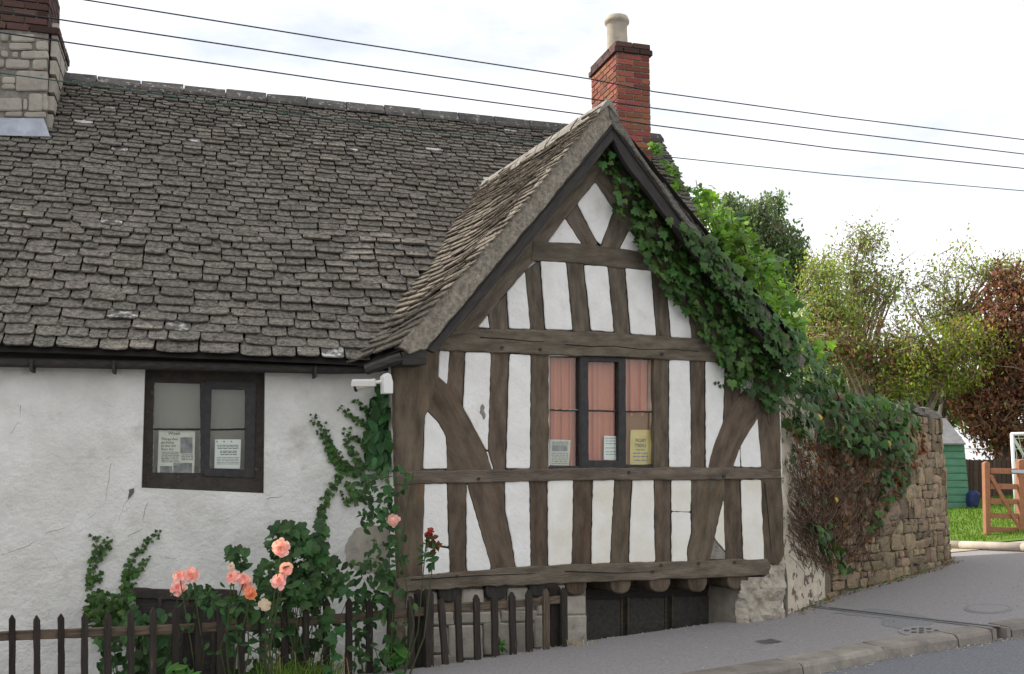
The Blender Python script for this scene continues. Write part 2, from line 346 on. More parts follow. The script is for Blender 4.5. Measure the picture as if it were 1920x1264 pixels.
# ================================================================== GROUND
def strip(name, xs, lo, hi, zf, m, dz=0, skirt=None):
    mb = MB(); n = len(xs); vs = []; fs = []
    for x in xs:
        a, b = lo(x), hi(x); vs += [(x, a, zf(x) + dz), (x, b, zf(x) + dz)]
    for i in range(n - 1): fs.append((2 * i, 2 * i + 2, 2 * i + 3, 2 * i + 1))
    mb.add(vs, fs)
    if skirt:      # vertical inner face (retaining edge)
        k = len(vs); mb.add([(x, hi(x), zf(x) + dz) for x in xs] + [(x, hi(x), zf(x) + dz - skirt) for x in xs], [(i, i + 1, n + i + 1, n + i) for i in range(n - 1)])
    return tag(mb.build(name, m, recalc=False), kind='structure')
def interp(pts):
    def f(x):
        if x <= pts[0][0]: a, b = pts[0], pts[1]
        elif x >= pts[-1][0]: a, b = pts[-2], pts[-1]
        else:
            for a, b in zip(pts, pts[1:]):
                if a[0] <= x <= b[0]: break
        return a[1] + (b[1] - a[1]) * (x - a[0]) / (b[0] - a[0])
    return f
gp = lambda x, y: tuple(on_ground(x, y))[:2]
fA, fB, fC = gp(806, 1250), gp(1100, 1202), gp(1474, 1146)      # pavement edge along the light well
fence_left_end = (-4.6, 6.72)
wall_px = [(1478, 1128), (1560, 1113), (1660, 1090), (1735, 1068), (1772, 1054)]
WP = [gp(*p) for p in wall_px]
edge_pts = [(-9, fA[1] + (fence_left_end[1] - fA[1]) / (fence_left_end[0] - fA[0]) * (-9 - fA[0])), fence_left_end, fA, fB, fC, (fC[0] + .25, fC[1] + .5)]
inner = interp(edge_pts)
kpts = [gp(1344, 1264), gp(1650, 1207), gp(1920, 1166)]
kx = lambda p, q, X: (X, p[1] + (q[1] - p[1]) * (X - p[0]) / (q[0] - p[0]))
kpts = [kx(kpts[0], kpts[1], -9)] + kpts + [kx(kpts[1], kpts[2], 30)]
kerb = interp(kpts)
xs = [-9 + .15 * i for i in range(int(12.4 / .15))] + [fC[0] + .1]
strip('ground', [-400, -60, -10, 0, 10, 60, 400], lambda x: -400, lambda x: 500, lambda x: -1.05, m_earth)
strip('pavement', xs, kerb, inner, gz, m_asph, skirt=.8)
xs2 = [fC[0] + .1 + .15 * i for i in range(190)]
strip('pavement', xs2, kerb, lambda x: max(17.3, kerb(x) + .5), gz, m_asph, skirt=1.2)
strip('road', [-12 + .2 * i for i in range(215)], lambda x: -14, lambda x: kerb(x), lambda x: gz(x) - .105, m_road)
mb = MB(); LX_ = [3 + .5 * i for i in range(70)]; LY_ = [17.75 + .5 * i for i in range(26)] + [60]
mb.add([(x, y, gl(x, y)) for y in LY_ for x in LX_], [(j * 70 + i, j * 70 + i + 1, (j + 1) * 70 + i + 1, (j + 1) * 70 + i) for j in range(len(LY_) - 1) for i in range(69)]); tag(mb.build('lawn', m_lawn, recalc=False), kind='structure')
strip('gravel_strip', [3 + .3 * i for i in range(120)], lambda x: 17.05, lambda x: 17.9, gz, m_gravel, dz=.012)
# house floor earth in the light well
mb = MB(); mb.add([(-9, 4, -.78), (4.2, 9, -.78), (6, 16, -.78), (-9, 16, -.78)], [(0, 1, 2, 3)]); tag(mb.build('light_well_floor', m_earth), kind='structure')
# kerb stones
ks = thing('kerb', (kpts[1][0], kpts[1][1], 0), 'worn stone kerb between the pavement and the road', 'kerb')
kt = []; a = Vector((kpts[0][0], kpts[0][1])); 
path = [Vector(p) for p in kpts]
def kerb_piece(x0, x1, drop=0):
    p0 = Vector((x0, kerb(x0), 0)); p1 = Vector((x1, kerb(x1), 0)); d = (p1 - p0); L = d.length; d.normalize(); nrm = Vector((d.y, -d.x, 0))
    mb = MB(); prof = [(.16, .006), (-.085, .006 ), (-.115, -.002), (-.135, -.03), (-.15, -.13), (.16, -.13)]; vs = []; fs = []; n = len(prof); N = 5
    for i in range(N):
        t = .012 + (L - .024) * i / (N - 1); c = p0 + d * t; g = gz(c.x)
        for (o, h) in prof:
            jj = R.uniform(-.006, .006); vs.append((c.x + nrm.x * -o + nrm.x * jj, c.y + nrm.y * -o + nrm.y * jj, g + h + (R.uniform(-.006, .004) if h > -.1 else 0)))
    for i in range(N - 1):
        for k in range(n): fs.append((i * n + k, i * n + (k + 1) % n, (i + 1) * n + (k + 1) % n, (i + 1) * n + k))
    fs += [tuple(range(n)), tuple(range((N - 1) * n, N * n))]
    mb.add(vs, fs); mb.build('kerbstone', m_kerb, ks, smooth=False)
gap0 = gp(1852, 1182)[0]; gap1 = gp(1884, 1176)[0]
breaks = [-3.0, -2.1, -1.2, -.3, .6, gp(1480, 1240)[0], gp(1650, 1216)[0], gp(1785, 1192)[0], gap0]
for a, b in zip(breaks, breaks[1:]): kerb_piece(a, b)
x = gap1
for k in range(8): kerb_piece(x, x + .9); x += .9
# sunken drain outlet block in the kerb
xc = (gap0 + gap1) / 2; dv = Vector((1, kerb(xc + .5) - kerb(xc - .5), 0)).normalized(); nv = Vector((dv.y, -dv.x, 0)); ctr = Vector((xc, kerb(xc), gz(xc)))
mb = MB(); wd = (gap1 - gap0) * math.hypot(1, kerb(xc + .5) - kerb(xc - .5)) / 2
for sgn in (-1, 1): mb.box(frame(ctr + dv * sgn * (wd * .78) - Z * .06, dv, Z), wd * .4, .27, .13)
mb.box(frame(ctr - Z * .115, dv, Z), wd * 2, .27, .03)
mb.build('drain_outlet', m_kerb, ks)
# drain channel line across the pavement
pA, pB = on_ground(1500, 1134), on_ground(1868, 1177)
ch = thing('drain_channel', pA, 'narrow dark drain channel crossing the pavement to the kerb', 'drain')
d = (pB - pA); N = 14
for off, nm, mm in ((-.045, 'edge_strip', m_patch), (.045, 'edge_strip', m_patch), (0, 'slot', m_black)):
    mb = MB(); sd2 = Vector((-d.y, d.x, 0)).normalized(); hw = .012 if nm == 'slot' else .02
    vs = []; 
    for i in range(N + 1):
        p = pA + d * (i / N); 
        for s in (-hw, hw): q = p + sd2 * (off + s); vs.append((q.x, q.y, gz(q.x) + (.006 if nm == 'slot' else .008)))
    mb.add(vs, [(2 * i, 2 * i + 2, 2 * i + 3, 2 * i + 1) for i in range(N)]); mb.build(nm, mm, ch)
def ground_patch(name, poly, dz, m, label, cat, parent=None):
    mb = MB(); ps = [on_ground(x, y) for x, y in rough_poly(poly, .8, 3, 8)]; c = sum(ps, Vector()) / len(ps)
    vs = [(p.x, p.y, gz(p.x) + dz) for p in ps] + [(p.x, p.y, gz(p.x) - .02) for p in ps]; n = len(ps)
    mb.add(vs, [tuple(range(n))] + [(i, (i + 1) % n, n + (i + 1) % n, n + i) for i in range(n)])
    o = mb.build(name, m, parent)
    if label: tag(o, label, cat)
    return o
def ring(cx, cy, rx, ry, n=28): return [(cx + rx * math.cos(2 * math.pi * k / n), cy + ry * math.sin(2 * math.pi * k / n)) for k in range(n)]
o = ground_patch('asphalt_patch', [(1560, 1150), (1640, 1141), (1720, 1152), (1760, 1165), (1735, 1176), (1690, 1180), (1652, 1172), (1655, 1160)], .004, m_patch, None, None); o['kind'] = 'structure'
mh = thing('manhole_cover', on_ground(1728, 1184), 'round iron manhole cover beside the kerb stones', 'manhole')
ground_patch('cover_plate', ring(1728, 1184, 44, 9.5), .006, m_asph, None, None, mh)
for i, (dx, dy) in enumerate([(-28, 0), (-14, -3), (-14, 3), (0, -4), (0, 0), (0, 4), (14, -3), (14, 3), (28, 0)]): ground_patch('raised_stud', ring(1728 + dx, 1184 + dy, 5.5, 1.2, 8), .013, m_iron, None, None, mh)
mh = thing('manhole_cover', on_ground(1853, 1142), 'dark round asphalt-filled cover near the stone wall end', 'manhole')
ground_patch('cover_plate', ring(1853, 1142, 46, 9), .005, m_patch, None, None, mh); ground_patch('cover_inset', ring(1853, 1142, 38, 7), .008, m_asph, None, None, mh)
mh = thing('stopcock_cover', on_ground(1441, 1203.5), 'small square iron cover set in the pavement', 'cover')
sq = [(1417, 1203), (1446, 1199), (1467, 1204), (1437, 1208.5)]
ground_patch('cover_frame', [(1413, 1203), (1446, 1198), (1471, 1204), (1437, 1210)], .004, m_kerb, None, None, mh); ground_patch('lid', sq, .007, m_iron, None, None, mh)

# ================================================================== MAIN RANGE (cottage)
house = thing('cottage', tuple(M.P - Z * 2.3), 'low whitewashed cottage range with large sagging stone slate roof', 'house')
wing = thing('gabled_wing', tuple(G.P - Z * 2.3), 'timber framed gabled wing with white plaster panels', 'house')
# ---- front wall with window opening
XT = [-760, -300, -180, -90, 0, 60, 120, 180, 230, 272, 310, 347, 385, 422, 460, 497, 530, 565, 600, 640, 680, 737]
XB = [-760, -300, -180, -90, 0, 58, 117, 175, 224, 265, 303, 341, 380, 418, 456, 495, 528, 563, 600, 640, 682, 743]
YR = [668, 690, 715, 745, 775, 805, 835, 865, 893, 915, 945, 975, 1005, 1040, 1075, 1110, 1145, 1180, 1220, 1260, 1310, 1380]
def wpx(i, j):
    y = YR[j]; t = min(1, max(0, (y - 690) / 225.)); x = lerp(XT[i], XB[i], t)
    yy = y + (x - 270) * .045 * max(0, 1 - abs(y - 915) / 400.) if y > 690 else y + max(0, x) * .022
    return x, yy
mb = MB(); nx, ny = len(XT), len(YR)
vs = []
for j in range(ny):
    for i in range(nx):
        x, y = wpx(i, j); p = M.pt(x, y); edge = (9 <= i <= 15 and j <= 9)
        k = 0 if edge else noise.noise(p * 1.3) * .022 + noise.noise(p * 4.1) * .008
        vs.append(p + M.n * k)
fs = [(j * nx + i, j * nx + i + 1, (j + 1) * nx + i + 1, (j + 1) * nx + i) for j in range(ny - 1) for i in range(nx - 1) if not (9 <= i < 15 and j < 9)]
mb.add(vs, fs)
# reveals
DEP = -.16
def rev(pa, pb):
    a, b = M.pt(*pa), M.pt(*pb); mb.add([a, b, b + M.n * DEP * 1.3, a + M.n * DEP * 1.3], [(0, 1, 2, 3)])
wl0, wl1, wr0, wr1 = wpx(9, 0), wpx(9, 9), wpx(15, 0), wpx(15, 9)
rev(wl0, wl1); rev(wl1, wr1); rev(wr1, wr0)
from mathutils.bvhtree import BVHTree
WBVH = BVHTree.FromPolygons([Vector(v) for v in mb.v], mb.f)
def wall_hit(x, y, off=0):
    h = WBVH.ray_cast(CAM, ray(x, y).normalized())
    return (h[0] if h[0] is not None else M.pt(x, y)) + M.n * off
o = mb.build('front_wall', m_wall, house, smooth=True)
# ---- bodies behind (rear walls and right end), for shade and side views
hb = Vector((-M.n.x, -M.n.y, 0)); back = 6.1
lw = M.pt(-760, 890); rw = M.P + M.u * 3.6
def vwall(a, b, z0, z1, parent, name, m, t=.25):
    mb = MB(); d = (b - a); d.z = 0; nn = Vector((-d.y, d.x, 0)).normalized() * t
    mb.prism([Vector((a.x, a.y, z0)), Vector((b.x, b.y, z0)), Vector((b.x, b.y, z1)), Vector((a.x, a.y, z1))], nn); return mb.build(name, m, parent)
vwall(lw + hb * .3, lw + hb * back, -.9, 2.5, house, 'end_wall', m_wall); vwall(lw + hb * back, rw + hb * back, -.9, 2.5, house, 'rear_wall', m_wall)
# ---- roof surface of main range
EOFF = .27
e0, e1 = M.pt(0, 653, EOFF), M.pt(640, 685, EOFF); ed = (e1 - e0).normalized()
PIT = math.radians(51); upv = hb * math.cos(PIT) + Z * math.sin(PIT)
rn = ed.cross(upv).normalized(); RP = Plane(e0, n=rn)
r0, r1 = RP.pt(100, 146), RP.pt(1065, 243); rd = (r1 - r0).normalized()
vup = rn.cross(ed).normalized()
tt = lambda p: (p - e0).dot(ed)
def ridge_at(t): return r0 + rd * ((t - tt(r0)) / rd.dot(ed))
rEnd = RP.pt(1238, 262); tR = tt(rEnd); tL = -3.6
val_px = [(668, 688), (715, 622), (790, 523), (862, 413), (906, 352)]
VAL = [RP.pt(*p) for p in val_px]
vb = [((p - e0).dot(vup), tt(p)) for p in VAL]; vtop = vb[-1][0]; vfun = interp(vb)
def wav(p): return (noise.noise(p * .55 + Vector((3, 1, 7))) * .055 + noise.noise(p * 1.9) * .014)
def S_main(t, s):      # t along eaves (m), s 0..1 up slope
    a = e0 + ed * t; b = ridge_at(t); p = a.lerp(b, s)
    return p + rn * (wav(p) * min(1, 4 * (1 - s) + .2))
# slate shapes: unit outline x -.5...5, y 0..1 (y=0 is the exposed tail), z 0..1
def slate_shapes(k):
    out = []
    for q in range(k):
        r = R.random; c1, c2 = R.uniform(.015, .10), R.uniform(.015, .10)
        o = [(-.5 + R.uniform(0, .015), .30 + r() * .1), (-.5 + R.uniform(0, .02), .16), (-.5 + c1 * .45, .045 + r() * .03), (-.5 + c1 + .06, R.uniform(0, .02)), (-.17, R.uniform(-.03, .025)), (.12, R.uniform(-.035, .02)), (.5 - c2 - .05, R.uniform(0, .025)), (.5 - c2 * .4, .05 + r() * .03), (.5 - R.uniform(0, .02), .17), (.5 - R.uniform(0, .015), .3 + r() * .1), (.49, 1), (-.49, 1)]
        n = len(o); vs = [(x * .97, y + .05 if y < .3 else y, 0) for x, y in o] + [(x, y, .78 + R.uniform(-.12, .12)) for x, y in o] + [(x * .975, y + .018 if y < .3 else y, 1.) for x, y in o]
        fs = [(i, (i + 1) % n, n + (i + 1) % n, n + i) for i in range(n)] + [(n + i, n + (i + 1) % n, 2 * n + (i + 1) % n, 2 * n + i) for i in range(n)]
        c = len(vs); vs.append((0, .3, 1.03 + R.uniform(-.05, .08))); fs += [(2 * n + i, 2 * n + (i + 1) % n, c) for i in range(n)]
        out.append((vs, fs))
    return out
SH = slate_shapes(14)
def shape_mesh(nm, sh, m):
    mb = MB(); mb.add(*sh); return mb.mesh(nm, m)
def course_slates(S, tl, tr, sl_len, g0, g1, w0, w1, keep, s_start=0.):
    """returns list of (matrix, size, whiteness)"""
    out = []; s = s_start; k = 0
    while s < .985:
        g = lerp(g0, g1, s) * R.uniform(.95, 1.05); ds = g / sl_len(s)
        a, b = tl(s), tr(s); x = a - R.uniform(0, .25)
        while x < b:
            wd = lerp(w0, w1, s) * R.choice((.62, .8, .9, 1, 1.1, 1.3)) * R.uniform(.9, 1.1)
            if b - x - wd < .09: wd = b - x + R.uniform(.0, .045)
            xc = x + wd / 2
            if wd > .05 and keep(xc, s):
                p = S(xc, s); px_ = (S(xc + .03, s) - S(xc - .03, s)).normalized(); py_ = (S(xc, min(1, s + .01)) - S(xc, s - .01)).normalized()
                nn = px_.cross(py_).normalized(); th = R.uniform(.017, .025) * (1.1 if s < .4 else .85); ln = g * 1.95
                tilt = math.atan2(th * 2.2, ln) * R.uniform(.9, 1.12)
                m4 = frame(p + nn * th * R.uniform(2.15, 2.45) - py_ * R.uniform(-.006, .008), px_, nn) @ Matrix.Rotation(-tilt, 4, 'X') @ Matrix.Rotation(R.uniform(-.022, .022), 4, 'Z') @ Matrix.Rotation(R.uniform(-.02, .02), 4, 'Y')
                out.append((m4, (wd - .010, ln, th), wd * g))
            x += wd
        s += ds; k += 1
    return out
def lay_slates(items, m, parent, maxn, tag_stuff='slate_field', white=.016):
    ms = [shape_mesh('slate', s, m) for s in SH]; mw = [shape_mesh('slate', s, m_lichen) for s in SH[:4]]
    def apparent(it):
        p = it[0].translation - CAM; return it[2] / p.length_squared
    def vis(it):
        x, y = proj(it[0].translation); return -30 < x < 1950 and y < 1264
    order = sorted(range(len(items)), key=lambda i: -(apparent(items[i]) + (100 if vis(items[i]) else 0)))
    big = MB(); visl = [i for i in range(len(items)) if vis(items[i])]; wsel = set(R.sample(visl, int(len(visl) * white)))
    order = [i for i in order if i in wsel] + [i for i in order if i not in wsel]
    for rank, i in enumerate(order):
        m4, sz, _ = items[i]; full = m4 @ Matrix.Diagonal((*sz, 1))
        if rank < maxn:
            me = R.choice(mw) if i in wsel else R.choice(ms)
            o = bpy.data.objects.new('slate', me); reg(o, full, parent)
        else:
            big.tone = R.random() * .98 + .01; vs, fs = R.choice(SH); big.add([full @ Vector(v) for v in vs], fs)
    if big.v:
        o = big.build(tag_stuff, m, parent, recalc=False); o['kind'] = 'stuff'
def keep_main(t, s):
    q = S_main(t, s); x, y = proj(q)
    if not left_of_valley(q, .10): return False
    return not (-150 < x < 92 and y < 246)
def left_of_valley(q, marg):
    h = (q - e0).dot(vup); t = tt(q)
    if h > vtop + .02 or t < vfun(h) + marg: return True
    return (q - G.P).dot(G.n) < -.75 and proj(q)[0] > 1190
rlen = (ridge_at(0) - e0).length
roof = None
deck = MB(); NX, NY = 70, 30; vs = []
for j in range(NY + 1):
    for i in range(NX + 1): vs.append(S_main(lerp(tL, tR, i / NX), j / NY) - rn * .012)
deck.add(vs, [(j * (NX + 1) + i, j * (NX + 1) + i + 1, (j + 1) * (NX + 1) + i + 1, (j + 1) * (NX + 1) + i) for j in range(NY) for i in range(NX) if left_of_valley(S_main(lerp(tL, tR, (i + .5) / NX), (j + .5) / NY), .25)])
# rear slope of the same roof
ra, rb = ridge_at(tL), ridge_at(tR); dn = hb * math.cos(PIT) - Z * math.sin(PIT)
deck.add([ra, rb, rb + dn * rlen, ra + dn * rlen], [(0, 1, 2, 3)])
# right end gable wall under the roof
roof = deck.build('roof', m_deck, house, recalc=False)
ee = e0 + ed * tR; mbw = MB(); gb = rb + dn * rlen - hb * .3 - ed * .12; ga = ee.lerp(rb, .62) - ed * .12
mbw.prism([Vector((ga.x, ga.y, -.9)), Vector((gb.x, gb.y, -.9)), gb - Z * .1, rb - ed * .12 - Z * .14, ga - Z * .14], -ed * .3); mbw.build('end_wall', m_wall, house)
items = course_slates(S_main, lambda s: tL, lambda s: tR, lambda s: rlen, .130, .052, .285, .145, keep_main)
print('main slates', len(items))
lay_slates(items, m_slate, roof, 300)
# ridge stones
nrt = 16; tA = tt(RP.pt(98, 146)) ; seg = (tR - tA) / nrt
for k in range(nrt):
    a, b = ridge_at(tA + seg * k + .006), ridge_at(tA + seg * (k + 1) - .006); mb = MB(); d = (b - a).normalized(); up = Z + Vector((0, 0, 0)); sdv = d.cross(Z).normalized()
    lift = wav(a) * .2; pr = [(-.15, -.12), (-.13, -.075), (-.03, .035), (.03, .035), (.13, -.075), (.15, -.12), (.0, -.03)]
    pa = [a + sdv * x + Z * (y + .03 + R.uniform(-.008, .008)) for x, y in pr]; pb = [b + sdv * x + Z * (y + .03 + R.uniform(-.008, .008)) for x, y in pr]; n = len(pr)
    mb.add(pa + pb, [(i, (i + 1) % n, n + (i + 1) % n, n + i) for i in range(n)] + [tuple(range(n)), tuple(range(n, 2 * n))[::-1]]); mb.build('ridge_stone', m_ridge, roof)
# eaves board + gutter
eb = MB(); a, b = M.pt(-760, 652, .03), M.pt(760, 690, .03)
eb.prism([a + Z * .10, b + Z * .10, b - Z * .035, a - Z * .035], M.n * .06); eb.build('eaves_board', m_dark, house, M4=frame(a, b - a, M.n))
gpx = [(-760, 672), (0, 679), (270, 684), (497, 690), (620, 693), (690, 692), (716, 688)]
gpt = [M.pt(x, y, .16) for x, y in gpx]; gt = MB(); gt.tube(gpt, .043, n=10); gut = gt.build('gutter', m_dark, house, smooth=True)
for x in (62, 215, 590):
    y = interp(gpx)(x); p = M.pt(x, y, .13); mb = MB(); mb.box(frame(p - Z * .03, M.u, M.n), .022, .10, .2); mb.build('gutter_bracket', m_dark, gut)

# ---- left stone chimney
cb = RP.pt(45, 250); CH = Plane(cb + M.n * .02, 16.6)
lch_anchor = CH.pt(92, 200)
chim = None
core = MB(); x1 = 90; pA_, pB_ = CH.pt(-150, 250), CH.pt(x1, 250); pC_, pD_ = CH.pt(x1 + 1, 56), CH.pt(-150, 56)
depth = 1.0
base = [pA_ - Z * .6, pB_ - Z * .6, pC_, pD_]; core.prism(base, hb * depth); chim = core.build('chimney', m_mortar, house)
st_px = [(0, 16, 62, 78), (20, 65, 64, 78), (67, 91, 77, 94), (1, 15, 95, 107), (23, 33, 97, 108), (40, 91, 95, 110), (-6, 9, 112, 127), (11, 56, 112, 129), (62, 88, 112, 131), (4, 29, 145, 157), (3, 28, 158.5, 168), (30, 89, 133, 171), (-8, 41, 184, 207), (43, 52, 186, 206), (54, 79, 175, 208), (81, 89, 176, 206), (-60, -10, 64, 92), (-60, -10, 96, 128), (-60, -2, 132, 168), (-60, -12, 178, 208), (18, 60, 81, 93), (10, 42, 209, 219), (46, 86, 210, 220), (-140, -64, 64, 92), (-140, -100, 96, 128), (-96, -64, 96, 128), (-142, -64, 132, 168), (-140, -64, 178, 208)]
for x0_, x1_, y0_, y1_ in st_px:
    j = lambda: R.uniform(-1.2, 1.2)
    slab('stone', CH, [(x0_ + j(), y0_ + j()), (x1_ + j(), y0_ + j()), (x1_ + j(), y1_ + j()), (x0_ + j(), y1_ + j())], .022, -.03, m_stone, chim, jit=.5, rnd=4.5, inset=.012, bulge=.008, step=10)
# right flank stones (dark, in shade, seen edge on)
SD = hb
for k in range(6):
    z0_ = pB_.z + .05 + k * .2
    for q in range(3):
        p = pB_ + SD * (.02 + q * .33); mb = MB(); m4 = frame(Vector((p.x, p.y, z0_ + .09)) + SD * .15 + M.u * .005, SD, M.u)
        mb.box(m4, .3 * R.uniform(.85, 1), .175 * R.uniform(.85, 1), .06); mb.build('stone', m_stone, chim, M4=m4)
# brick top: an oversailing course then the shaft
def brick_mesh():
    bm = bmesh.new(); bmesh.ops.create_cube(bm, size=1); bmesh.ops.bevel(bm, geom=bm.edges[:], offset=.04, segments=1, affect='EDGES'); out = []
    me = bpy.data.meshes.new('brick'); bm.to_mesh(me); bm.free(); return me
def bricks_ring(org, ux, uy, LX, LY, nz_, m, parent, hcourse=.0765, z0=0, oddoff=0, jit=.003):
    """courses of bricks round the faces of a shaft; org = corner, ux, uy unit dirs"""
    me = brick_mesh(); me.materials.append(m)
    for c in range(nz_):
        z_ = z0 + c * hcourse
        for (o, d, nrm, L) in ((org, ux, -uy, LX), (org + ux * LX, uy, ux, LY), (org + ux * LX + uy * LY, -ux, uy, LX), (org + uy * LY, -uy, -ux, LY)):
            x = 0; first = .225 if (c + oddoff) % 2 == 0 else .1125
            n_ = 0
            while x < L - .03:
                wd = min(first if n_ == 0 else .225, L - x)
                if L - x - wd < .06: wd = L - x
                p = o + d * (x + wd / 2) - nrm * .043 + Z * (z_ + hcourse / 2) + nrm * R.uniform(-jit, jit)
                ob = bpy.data.objects.new('brick', me)
                reg(ob, frame(p, d, nrm) @ Matrix.Diagonal((wd - .013, hcourse - .014, .1, 1)), parent)
                x += wd; n_ += 1
topz = pC_.z; oc = CH.pt(-150, 60); oc = Vector((oc.x, oc.y, 0)) - M.u * 0
LX = (Vector((pB_.x, pB_.y, 0)) - Vector((pA_.x, pA_.y, 0))).length
corner0 = Vector((pB_.x, pB_.y, 0)) - M.u * .75
sx_ = RP.n
core2 = MB(); q0 = corner0 + M.u * .03 + hb * .05; core2.prism([q0 + Z * topz, q0 + M.u * .62 + Z * topz, q0 + M.u * .62 + hb * .7 + Z * topz, q0 + hb * .7 + Z * topz], Z * .75); core2.build('brick_core', m_mortar, chim)
bricks_ring(corner0 - hb * .02 + M.u * .06, M.u, hb, .735, .95, 1, m_brick_d, chim, .085, topz - .05)
bricks_ring(corner0 + hb * .03 + M.u * .0, M.u, hb, .675, .80, 7, m_brick_d, chim, .082, topz + .05)
# lead apron
mb = MB(); a, b = CH.pt(-150, 219, .03), CH.pt(82, 222, .03); c2_, d2_ = RP.pt(94, 256, .07), RP.pt(-150, 250, .07)
mb.prism([a, b, c2_, d2_], M.n * -.02); mb.build('lead_flashing', m_lead, chim)

# ---- right red brick chimney
cC = at_depth(1157, 150, 12.75); RC = Plane(cC, 16.6)
LXc, LYc = .455, .90
ztop = RC.pt(1152, 98).z; zbot = ztop - .0775 * 24
org = Vector((cC.x, cC.y, 0)); chim2 = MB(); q = org + M.u * .003 + hb * .003
chim2.prism([q + Z * zbot, q + M.u * (LXc - .006) + Z * zbot, q + M.u * (LXc - .006) + hb * (LYc - .006) + Z * zbot, q + hb * (LYc - .006) + Z * zbot], Z * (ztop - zbot + .14))
chim2 = chim2.build('chimney', m_mortar, house)
bricks_ring(org, M.u, hb, LXc, LYc, 24, m_brick, chim2, .0775, zbot)
bricks_ring(org - M.u * .03 - hb * .03, M.u, hb, LXc + .06, LYc + .06, 1, m_brick_d, chim2, .08, ztop, 1)
bricks_ring(org - M.u * .01 - hb * .01, M.u, hb, LXc + .02, LYc + .02, 1, m_brick_d, chim2, .08, ztop + .08, 0)
pc = org + M.u * .225 + hb * .52 + Z * (ztop + .15)
prof = [(.15, 0), (.145, .1), (.135, .40), (.14, .42), (.142, .44), (.166, .455), (.168, .485), (.16, .50), (.15, .53), (.13, .54), (.11, .53), (.105, .1)]
mb = MB(); vs = []; N = 24
for r_, h_ in prof:
    for k in range(N): q = 2 * math.pi * k / N; vs.append((pc.x + r_ * math.cos(q), pc.y + r_ * math.sin(q), pc.z + h_ * 1.08))
mb.add(vs, [(i * N + k, i * N + (k + 1) % N, (i + 1) * N + (k + 1) % N, (i + 1) * N + k) for i in range(len(prof) - 1) for k in range(N)]); mb.build('chimney_pot', m_pot, chim2, smooth=True)

# ================================================================== GABLED WING
core = MB
def gslab(name, poly, front, back, m, parent=wing, **k): return slab(name, G, poly, front, back, m, parent, **k)
ROOMB = -.22
for poly in ([(742, 655), (800, 645), (1030, 668), (1030, 878), (1028, 1085), (747, 1098)], [(1224, 668), (1440, 640), (1462, 690), (1470, 1060), (1226, 1070), (1224, 878)], [(1028, 877), (1226, 877), (1226, 1072), (1028, 1084)], [(800, 648), (1145, 245), (1445, 645), (1224, 668), (1030, 668)]):
    gslab('wall_core', poly, -.028, ROOMB, m_plaster, jit=0, rnd=0, inset=0, step=900)
def timber(poly, a, b, front=0., name='stud', jit=1.0, m=None):
    o = gslab(name, poly, front, -.05, m or (m_timber_g if name in ('sill_beam', 'middle_rail', 'tie_beam', 'collar_beam', 'rafter') or min(q[1] for q in poly) < 600 else m_timber), grain=gdir(G, a, b), jit=jit, rnd=1.5, inset=.008, bulge=.006, step=16); return o
UP = ((1000, 880), (1000, 700))
timber([(740, 1085), (842, 1074), (1000, 1061), (1200, 1054), (1438, 1048), (1446, 1062), (1438, 1079), (1270, 1085), (1100, 1092), (900, 1100), (752, 1111)], (745, 1097), (1445, 1063), .035, 'sill_beam', jit=1.6)
timber([(743, 884), (900, 881), (1100, 877.5), (1300, 876), (1464, 879), (1465, 897), (1300, 900), (1100, 900.5), (900, 904.5), (744, 909)], (770, 895), (1450, 888), .03, 'middle_rail')
timber([(812, 624), (900, 616), (1000, 618), (1150, 624), (1330, 637), (1420, 645), (1418, 684), (1225, 672), (1000, 664), (812, 656)], (815, 640), (1410, 664), .028, 'tie_beam', jit=1.4)
timber([(1000, 452), (1090, 457), (1160, 466), (1250, 478), (1262, 513), (1140, 500), (1060, 491), (995, 488)], (1000, 470), (1250, 495), .016, 'collar_beam')
timber([(1148, 248), (1160, 275), (1114, 344), (1081, 384), (1026, 457), (984, 510), (949, 549), (893, 620), (812, 632), (870, 560), (1000, 410)], (830, 610), (1140, 270), .008, 'rafter')
timber([(1140, 262), (1152, 255), (1300, 430), (1420, 600), (1430, 650), (1330, 640), (1296, 597), (1226, 512), (1215, 478), (1179, 434), (1151, 394), (1114, 342)], (1140, 270), (1400, 620), .0095, 'rafter')
for q in ([(1081, 384), (1060, 411), (1089, 460), (1120, 462), (1119, 450)], [(1151, 393), (1181, 433), (1161, 469), (1125, 464), (1127, 456)]): timber(q, q[0], q[-2], .003, 'brace', jit=.5)
for tl, tr, br, bl in (((916, 588), (952, 546), (957, 620), (917, 620)), ((983, 508), (1015, 488), (1025, 622), (993, 622)), ((1060, 488), (1097, 494), (1110, 624), (1072, 622)), ((1137, 497), (1174, 500), (1184, 630), (1149, 626)), ((1219, 505), (1253, 545), (1260, 637), (1229, 634)), ((1290, 590), (1330, 638), (1330, 641), (1296, 638))):
    timber([tl, tr, br, bl], bl, tl, 0, 'stud')
